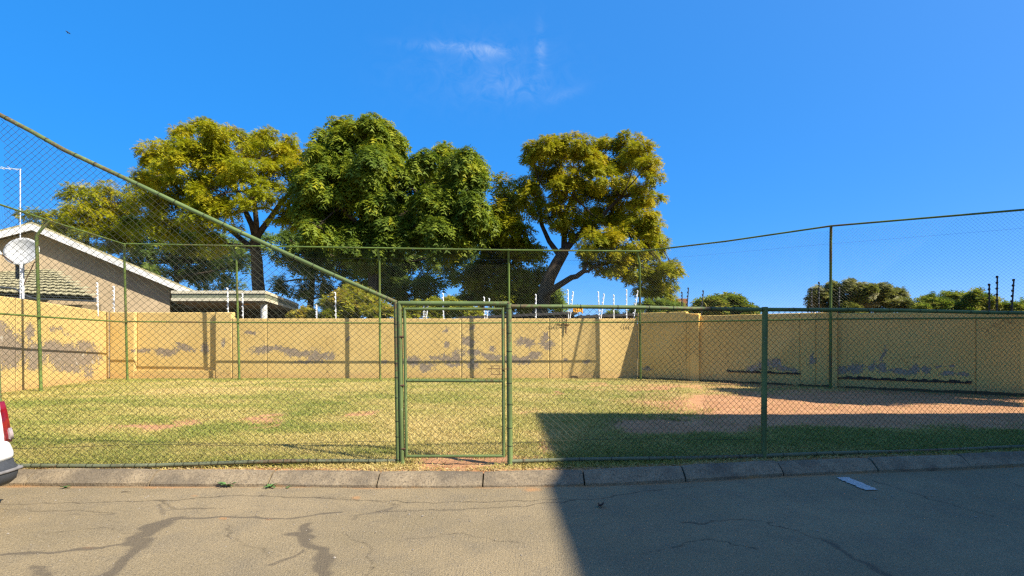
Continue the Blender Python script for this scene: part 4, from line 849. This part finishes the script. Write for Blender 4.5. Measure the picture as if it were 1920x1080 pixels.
tree('tree', 'thin feathery tree between the dark tree and the golden tree', 27, 950, [(945, 345, 14), (955, 365, 20), (935, 390, 16), (960, 395, 24), (925, 420, 18), (950, 430, 26), (975, 440, 24), (935, 465, 26), (965, 480, 28), (915, 455, 16), (995, 470, 22), (925, 500, 24), (960, 520, 26), (895, 520, 26), (1000, 520, 24), (985, 345, 14), (940, 550, 28), (985, 555, 26)],
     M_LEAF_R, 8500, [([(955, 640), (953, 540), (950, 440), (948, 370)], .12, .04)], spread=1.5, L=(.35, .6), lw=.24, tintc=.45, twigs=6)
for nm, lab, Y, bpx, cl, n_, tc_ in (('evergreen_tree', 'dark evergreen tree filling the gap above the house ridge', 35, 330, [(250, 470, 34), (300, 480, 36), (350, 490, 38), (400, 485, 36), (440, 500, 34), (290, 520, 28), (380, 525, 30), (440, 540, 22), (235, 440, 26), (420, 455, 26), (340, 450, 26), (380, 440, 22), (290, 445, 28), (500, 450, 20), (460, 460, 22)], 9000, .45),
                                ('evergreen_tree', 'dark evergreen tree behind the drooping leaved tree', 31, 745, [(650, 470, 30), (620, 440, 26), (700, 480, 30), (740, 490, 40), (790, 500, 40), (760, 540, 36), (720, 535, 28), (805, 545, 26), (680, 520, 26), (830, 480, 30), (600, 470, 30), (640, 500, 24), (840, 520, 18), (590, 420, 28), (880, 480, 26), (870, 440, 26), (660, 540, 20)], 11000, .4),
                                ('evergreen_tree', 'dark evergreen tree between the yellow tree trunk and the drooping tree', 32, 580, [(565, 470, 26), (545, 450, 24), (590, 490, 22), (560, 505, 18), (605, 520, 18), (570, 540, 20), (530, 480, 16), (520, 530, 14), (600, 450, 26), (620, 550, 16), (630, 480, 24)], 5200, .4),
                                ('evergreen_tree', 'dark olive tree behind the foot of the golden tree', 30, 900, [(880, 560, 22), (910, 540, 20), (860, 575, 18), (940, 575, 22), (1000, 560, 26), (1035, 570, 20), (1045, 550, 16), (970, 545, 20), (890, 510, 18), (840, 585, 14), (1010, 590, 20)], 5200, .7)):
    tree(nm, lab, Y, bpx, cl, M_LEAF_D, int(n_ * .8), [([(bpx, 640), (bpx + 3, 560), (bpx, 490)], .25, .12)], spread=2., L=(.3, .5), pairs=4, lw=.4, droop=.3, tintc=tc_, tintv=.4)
# shrubs and hedges beyond the wall
def shrub(label, Y, bpx, cl, mat, n_, cat='shrub', name='shrub', **k):
    a = dict(spread=.5, L=(.14, .26), pairs=3, lw=.45, droop=.15, twigs=2, tintc=.5, tintv=.5); a.update(k)
    tree(name, label, Y, bpx, cl, mat, n_, [([(bpx, 650), (bpx, 610)], .05, .03), ([(bpx, 620), (bpx - 14, 590)], .03, .015), ([(bpx, 620), (bpx + 14, 590)], .03, .015)], cat=cat, **a)
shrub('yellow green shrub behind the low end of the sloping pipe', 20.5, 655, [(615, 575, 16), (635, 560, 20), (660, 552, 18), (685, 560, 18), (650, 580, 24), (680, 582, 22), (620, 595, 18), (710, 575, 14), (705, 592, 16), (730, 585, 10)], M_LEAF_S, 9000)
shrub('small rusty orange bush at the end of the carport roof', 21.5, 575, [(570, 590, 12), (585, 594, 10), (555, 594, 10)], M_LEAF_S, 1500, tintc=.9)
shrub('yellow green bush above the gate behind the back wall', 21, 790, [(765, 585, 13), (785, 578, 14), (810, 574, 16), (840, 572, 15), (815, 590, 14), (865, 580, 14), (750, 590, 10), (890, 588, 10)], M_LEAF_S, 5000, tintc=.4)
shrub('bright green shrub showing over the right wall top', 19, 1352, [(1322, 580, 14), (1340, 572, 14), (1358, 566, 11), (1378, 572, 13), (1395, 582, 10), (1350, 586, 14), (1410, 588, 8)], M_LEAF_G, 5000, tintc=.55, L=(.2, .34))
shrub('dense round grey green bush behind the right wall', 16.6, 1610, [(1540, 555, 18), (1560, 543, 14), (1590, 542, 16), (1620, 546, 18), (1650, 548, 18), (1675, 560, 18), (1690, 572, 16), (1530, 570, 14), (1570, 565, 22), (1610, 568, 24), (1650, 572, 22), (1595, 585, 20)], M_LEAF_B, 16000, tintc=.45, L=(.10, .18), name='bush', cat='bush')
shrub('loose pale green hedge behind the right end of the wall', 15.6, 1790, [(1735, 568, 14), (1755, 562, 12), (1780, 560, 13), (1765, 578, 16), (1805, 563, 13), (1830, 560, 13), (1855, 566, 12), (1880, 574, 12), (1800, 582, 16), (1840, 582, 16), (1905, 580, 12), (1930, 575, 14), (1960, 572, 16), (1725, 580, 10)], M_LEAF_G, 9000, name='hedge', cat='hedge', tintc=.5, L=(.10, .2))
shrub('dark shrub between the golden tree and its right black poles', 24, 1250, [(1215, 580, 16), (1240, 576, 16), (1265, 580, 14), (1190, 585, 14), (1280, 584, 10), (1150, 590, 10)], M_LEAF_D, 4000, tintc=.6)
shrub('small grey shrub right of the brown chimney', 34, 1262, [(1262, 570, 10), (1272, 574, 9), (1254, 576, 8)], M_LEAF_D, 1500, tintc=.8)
# a neighbour's tree over the right wall, past the edge of the photograph: its shade lies on the bare earth
tree('tree', 'thin spreading tree over the right wall beyond the edge of the photograph', 9.4, 2640, [(2380, 60, 90), (2480, 10, 100), (2600, -20, 110), (2720, 10, 110), (2800, 70, 90), (2560, 90, 90), (2680, 110, 90), (2440, 130, 70), (2850, 150, 80)],
     M_LEAF_R, 15000, [([(2600, 740), (2600, 480), (2600, 300)], .16, .11), ([(2600, 320), (2520, 180), (2460, 80)], .09, .04), ([(2600, 320), (2690, 190), (2740, 90)], .09, .04)], spread=1.1, L=(.3, .5))

# ------------------------------------------------------------------ car at the left edge
XR, YN, YF = -4.135, 2.80, 4.45
M_CAR = mat_plain('white car paint', (.72, .745, .74), .25, .03, 2, .5, .0)
M_CLAD = mat_plain('grey black bumper plastic', (.045, .05, .058), .55, .15, 30)
t = NT('red lamp lens'); M_LAMP = t.done(t.mix(t.ramp(t.noise(14, 2), .45, .6), (.20, .006, .010), (.13, .005, .008)), .12, .5)
M_CLEAR = mat_plain('clear lamp lens', (.36, .30, .30), .15, .2, 40, .5)
M_TYRE = mat_plain('tyre rubber', (.02, .02, .02), .85, .2, 20); M_RIM = mat_plain('alloy rim', (.4, .42, .44), .35, .1, 8, .5, 0, .8)
car = empty('parked_car', (XR, YN, 0), 'white parked car tail with red lamp at the left edge of the road', 'car')
W = YF - YN
cz = lambda z: max(.17, 1.39 - (1.39 - z) * 1.33) if z < 1.12 else z
def loft(name, mat, prof_fn, ys, par=car, smooth=True):
    rings = [prof_fn(y) for y in ys]; k = len(rings[0]); vs_ = [p for r in rings for p in r]; fs = []
    for i in range(len(ys) - 1):
        for j in range(k): j2 = (j + 1) % k; fs.append((i*k + j, i*k + j2, (i+1)*k + j2, (i+1)*k + j))
    mb = MB(); mb.add(vs_, fs, smooth); mb.add(rings[0], [tuple(range(k))]); mb.add(rings[-1], [tuple(range(k))[::-1]]); o = mb.obj(name, mat, par); return o
body_prof = [(-4.0, .45), (-4.05, .62), (-3.95, .80), (-3.2, .98), (-2.85, 1.02), (-2.2, 1.48), (-1.6, 1.56), (-.8, 1.53), (-.45, 1.45), (-.22, 1.14), (-.13, 1.06), (-.10, 1.0), (-.075, .92), (-.06, .84), (-.05, .765), (-.035, .762), (-.012, .74), (.012, .70), (.016, .675), (.005, .66), (-.02, .645), (-.1, .40), (-1.0, .36), (-3.4, .36)]
ys = [0, .025, .07, .16, .4, W / 2, W - .4, W - .16, W - .07, W - .025, W]
def bodyf(y):
    d = min(y, W - y); cr_ = max(0, 1 - d / .4); ins = (.055 * (max(0, 1 - d / .07)) ** 2); bulge = .055 * (1 - cr_ ** 2)
    out = []
    for x, z in body_prof:
        tumble = .22 * max(0, z - 1.02) / .5; yy = y + (tumble if y < W / 2 else -tumble) * (abs(y - W / 2) / (W / 2)); xx = x
        if x > -.5: xx = x + bulge - ins * .4
        if x < -3.5: xx = x - bulge * 2
        out.append((xx, yy + (ins if y < W / 2 else -ins) * .5, cz(z)))
    return out
loft('body', M_CAR, bodyf, ys)
clad = [(-.62, .66), (-.30, .655), (-.004, .652), (.004, .63), (.028, .612), (.036, .59), (.034, .565), (.018, .53), (-.03, .50), (-.12, .485), (-.40, .47), (-.62, .47)]
def cladf(y):
    d = min(y, W - y); cr_ = max(0, 1 - d / .4); ins = .05 * (max(0, 1 - d / .07)) ** 2
    return [(x + (.055 * (1 - cr_ ** 2) - ins * .3 if x > -.35 else 0), y + (-.012 if y < W / 2 else .012) + (ins * .4 if y < W / 2 else -ins * .4), cz(z)) for x, z in clad]
loft('rear_bumper', M_CLAD, cladf, ys)
step_ = [(-.30, .606), (.005, .604), (.040, .600), (.046, .592), (.043, .584), (-.30, .584)]
loft('bumper_step', mat_plain('sun faded bumper top', (.16, .155, .155), .7, .2, 20), lambda y: [(x + (.055 * (1 - max(0, 1 - min(y, W - y) / .4) ** 2) if x > -.2 else 0), y + (-.014 if y < W / 2 else .014), cz(z)) for x, z in step_], ys)
lamp = [(-.155, 1.00), (-.112, 1.005), (-.086, .94), (-.066, .86), (-.050, .79), (-.045, .752), (-.10, .748), (-.105, .80), (-.108, .9)]
for y0_, sg in ((0., 1), (W, -1)):
    def lf(u, s_=sg, y_=y0_): return [(x + .006 + .045 * (1 - (1 - min(1, u / .3)) ** 2) * (1 if x > -.1 else .4), y_ + s_ * (u - .006 + .22 * max(0, z - 1.02)), cz(z)) for x, z in lamp]
    o = loft('tail_lamp', M_LAMP, lf, [.0, .02, .045, .065, .08])
    cl_ = [(-.052, .84), (-.036, .80), (-.033, .77), (-.06, .775), (-.07, .81)]
    def cf_(u, s_=sg, y_=y0_): return [(x + .0075 + .045 * (1 - (1 - min(1, u / .3)) ** 2), y_ + s_ * (u - .008), cz(z)) for x, z in cl_]
    loft('reverse_lamp', M_CLEAR, cf_, [.004, .016, .03, .045], o)
    # side windows and door line
    mb = MB(); q = [(-.62, 1.08), (-.55, 1.40), (-1.1, 1.46), (-1.9, 1.46), (-2.45, 1.10)]
    yo = (lambda z: y0_ + sg * (.22 * max(0, z - 1.02) / .5 - .006)); mb.prism([(x, yo(z), cz(z)) for x, z in q], (0, sg * .02, 0)); mb.obj('side_window', M_GLASS, car)
    q = [(-.47, 1.05), (-.20, 1.05), (-.40, 1.38), (-.50, 1.38)]
    mb = MB(); mb.prism([(x, yo(z), cz(z)) for x, z in q], (0, sg * .02, 0)); mb.obj('quarter_window', M_GLASS, car)
    for xw in (-.78, -3.25):
        tt = MB(); tt.tube([(xw, y0_ - sg * .004, .31), (xw, y0_ + sg * .2, .31)], .31, 28); w_ = tt.obj('wheel', M_TYRE, car)
        MB().tube([(xw, y0_ - sg * .012, .31), (xw, y0_ + sg * .02, .31)], .2, 24).obj('rim', M_RIM, w_)
mb = MB(); mb.prism([(-.40, .3, 1.40), (-.135, .22, 1.0), (-.135, W - .22, 1.0), (-.40, W - .3, 1.40)], (.03, 0, .03)); mb.obj('rear_window', M_GLASS, car)
MB().box(-.2, .035, W * .5 - .26, W * .5 + .26, .62, .73).obj('number_plate', M_WHITE, car)

# ------------------------------------------------------------------ weeds, leaf, pebbles
def leaf_mesh(L, w_, mat):
    mb = MB(); n_ = 5; v = []
    for i in range(n_ + 1):
        f_ = i / n_; ww = w_ * math.sin(math.pi * (.12 + .88 * f_)) ** .8 * (1 + .25 * (-1) ** i); z = L * (.55 * f_ - .62 * f_ * f_)
        v += [(-ww, L * f_, z + .004), (0, L * f_, z), (ww, L * f_, z + .004)]
    mb.add(v, [(3*i + j, 3*i + j + 1, 3*i + 4 + j, 3*i + 3 + j) for i in range(n_) for j in range(2)], True); return mb.mesh('leaf', mat)
M_WEED = mat_plain('weed leaf', (.075, .16, .04), .5, .35, 30)
for px, py, sz, n_, lab in ((428, 911, .095, 13, 'larger spiky green weed at the foot of the kerb'), (506, 913, .07, 11, 'smaller round green weed at a kerb joint'), (123, 914, .06, 7, 'small leafy weed at the kerb nearest the car'), (540, 914, .03, 6, 'tiny weed sprout right of the round weed')):
    g = G(px, py, .01); e = empty('weed', (g[0], g[1], .004), lab, 'weed', 'weeds along the kerb'); lm = leaf_mesh(sz, sz * .14, M_WEED)
    for k in range(n_):
        o = link('leaf', lm, None, e); o.rotation_euler = (random.uniform(.1, .55), random.uniform(-.2, .2), 2 * math.pi * k / n_ + random.uniform(-.25, .25)); s_ = random.uniform(.7, 1.15); o.scale = (s_, s_, s_)
g = G(1127, 951, 0); mb = MB(); v = [(0, 0, .004)] + [(.038 * math.cos(k * .785) * (1 if k % 2 else .6), .034 * math.sin(k * .785), .022 + .014 * math.sin(k * 2.1)) for k in range(8)]
mb.add(v, [(0, 1 + k, 1 + (k + 1) % 8) for k in range(8)]); o = mb.obj('dead_leaf', mat_plain('dead leaf', (.055, .03, .02), .8, .4, 30), None, (g[0], g[1], .004)); tag(o, 'curled dark brown dead leaf on the shaded road', 'leaf')
g = G(228, 924, 0); o = MB().tube([(0, 0, 0), (.03, .006, .004), (.05, .002, .002), (.075, .01, .0)], [.003, .0025, .002, .001], 5).obj('twig', M_BARK, None, (g[0], g[1], .007)); tag(o, 'thin dry twig lying on the road near the kerb', 'twig')
n_ = 900                                               # loose grit on the road
A = MB(); gx = rng.uniform(-4.5, 5.5, n_); gy = kerbY(gx) - .02 - np.abs(rng.normal(size=n_)) * .9; 
for x, y in zip(gx, gy):
    s_ = random.uniform(.002, .006) if random.random() < .95 else random.uniform(.006, .011); a = random.random() * 6
    q = [(x + s_ * math.cos(a + k * 1.571) * random.uniform(.7, 1.2), y + s_ * math.sin(a + k * 1.571) * random.uniform(.7, 1.2), .003) for k in range(4)]; A.add(q + [(x, y, .004 + s_ * .8)], [(k, (k + 1) % 4, 4) for k in range(4)])
tag(A.obj('grit', M_STONE), 'loose grey grit scattered along the road edge', 'grit', kind='stuff')
# dry leaves and stems on the earth strip behind the kerb
n_ = 2600; X = rng.uniform(-5.6, 6.3, n_); Y = kerbY(X) + .19 + np.abs(rng.normal(size=n_)) * .16; th = rng.random(n_) * 6.283; L_ = rng.uniform(.01, .05, n_); wz = rng.uniform(.001, .0035, n_); z0 = GZ - .025 + rng.random(n_) * .012
c_, s_ = np.cos(th), np.sin(th); V = np.empty((n_, 4, 3), np.float32)
V[:, 0] = np.stack([X - s_ * wz, Y + c_ * wz, z0], 1); V[:, 1] = np.stack([X + s_ * wz, Y - c_ * wz, z0 + .002], 1); V[:, 2] = np.stack([X + c_ * L_, Y + s_ * L_, z0 + rng.random(n_) * .02], 1); V[:, 3] = np.stack([X + c_ * L_ - s_ * wz, Y + s_ * L_ + c_ * wz, z0 + .006], 1)
b0 = np.arange(n_)[:, None] * 4
tag(link('straw', mesh_np('straw', V.reshape(-1, 3), b0 + np.array([[0, 1, 2, 3]]), mat_plain('dry straw', (.40, .29, .14), .8, .4, 20))), 'dry straw litter between the kerb and the fence', 'straw', kind='stuff')
# small bird high in the sky
b = P(128, 62, 60); e = empty('bird', b, 'tiny dark bird flying high at the upper left', 'bird')
mb = MB(); mb.tube([(-.16, 0, 0), (-.08, 0, .01), (.04, 0, .015), (.13, 0, .02), (.18, 0, .02)], [.008, .035, .045, .028, .006], 8); mb.obj('body', M_DPOLE, e)
for s_ in (1, -1): mb = MB(); mb.prism([(-.06, s_ * .02, .02), (.08, s_ * .02, .02), (.05, s_ * .2, .10), (-.05, s_ * .36, .06), (-.08, s_ * .2, .09)], (0, 0, .008)); mb.obj('wing', M_DPOLE, e)

# ------------------------------------------------------------------ the flat roofed block right of the camera, outside the frame: its shade lies over road and lawn
BH = 10.0; tl = (BH - GZ) / math.tan(SUN_EL)
cx, cy = .33 + .885 * tl, 9.15 - .465 * tl
blk = empty('apartment_block', (cx, cy, 0), 'flat roofed apartment block right of the camera beyond the edge of the photograph', 'building'); blk.rotation_euler.z = .022
MB().box(.25, 32, -26, -.25, -.03, BH - .3).obj('wall', M_BEIGE, blk)
MB().prism([(.02, 0, BH - .3), (0.02, -26.2, BH - .3), (32.3, -26.2, BH - .3), (32.3, 0, BH - .3)], (0, 0, .3)).obj('roof', M_GUT, blk)
for k in range(3):
    for j in range(6):
        MB().box(.20, .26, -3 - 4 * j - .9, -3 - 4 * j + .9, 1 + 3 * k, 2.4 + 3 * k).obj('window', M_GLASS, blk)
        MB().box(2.2 + 5 * j, 4 + 5 * j, -.26, -.20, 1 + 3 * k, 2.4 + 3 * k).obj('window', M_GLASS, blk)
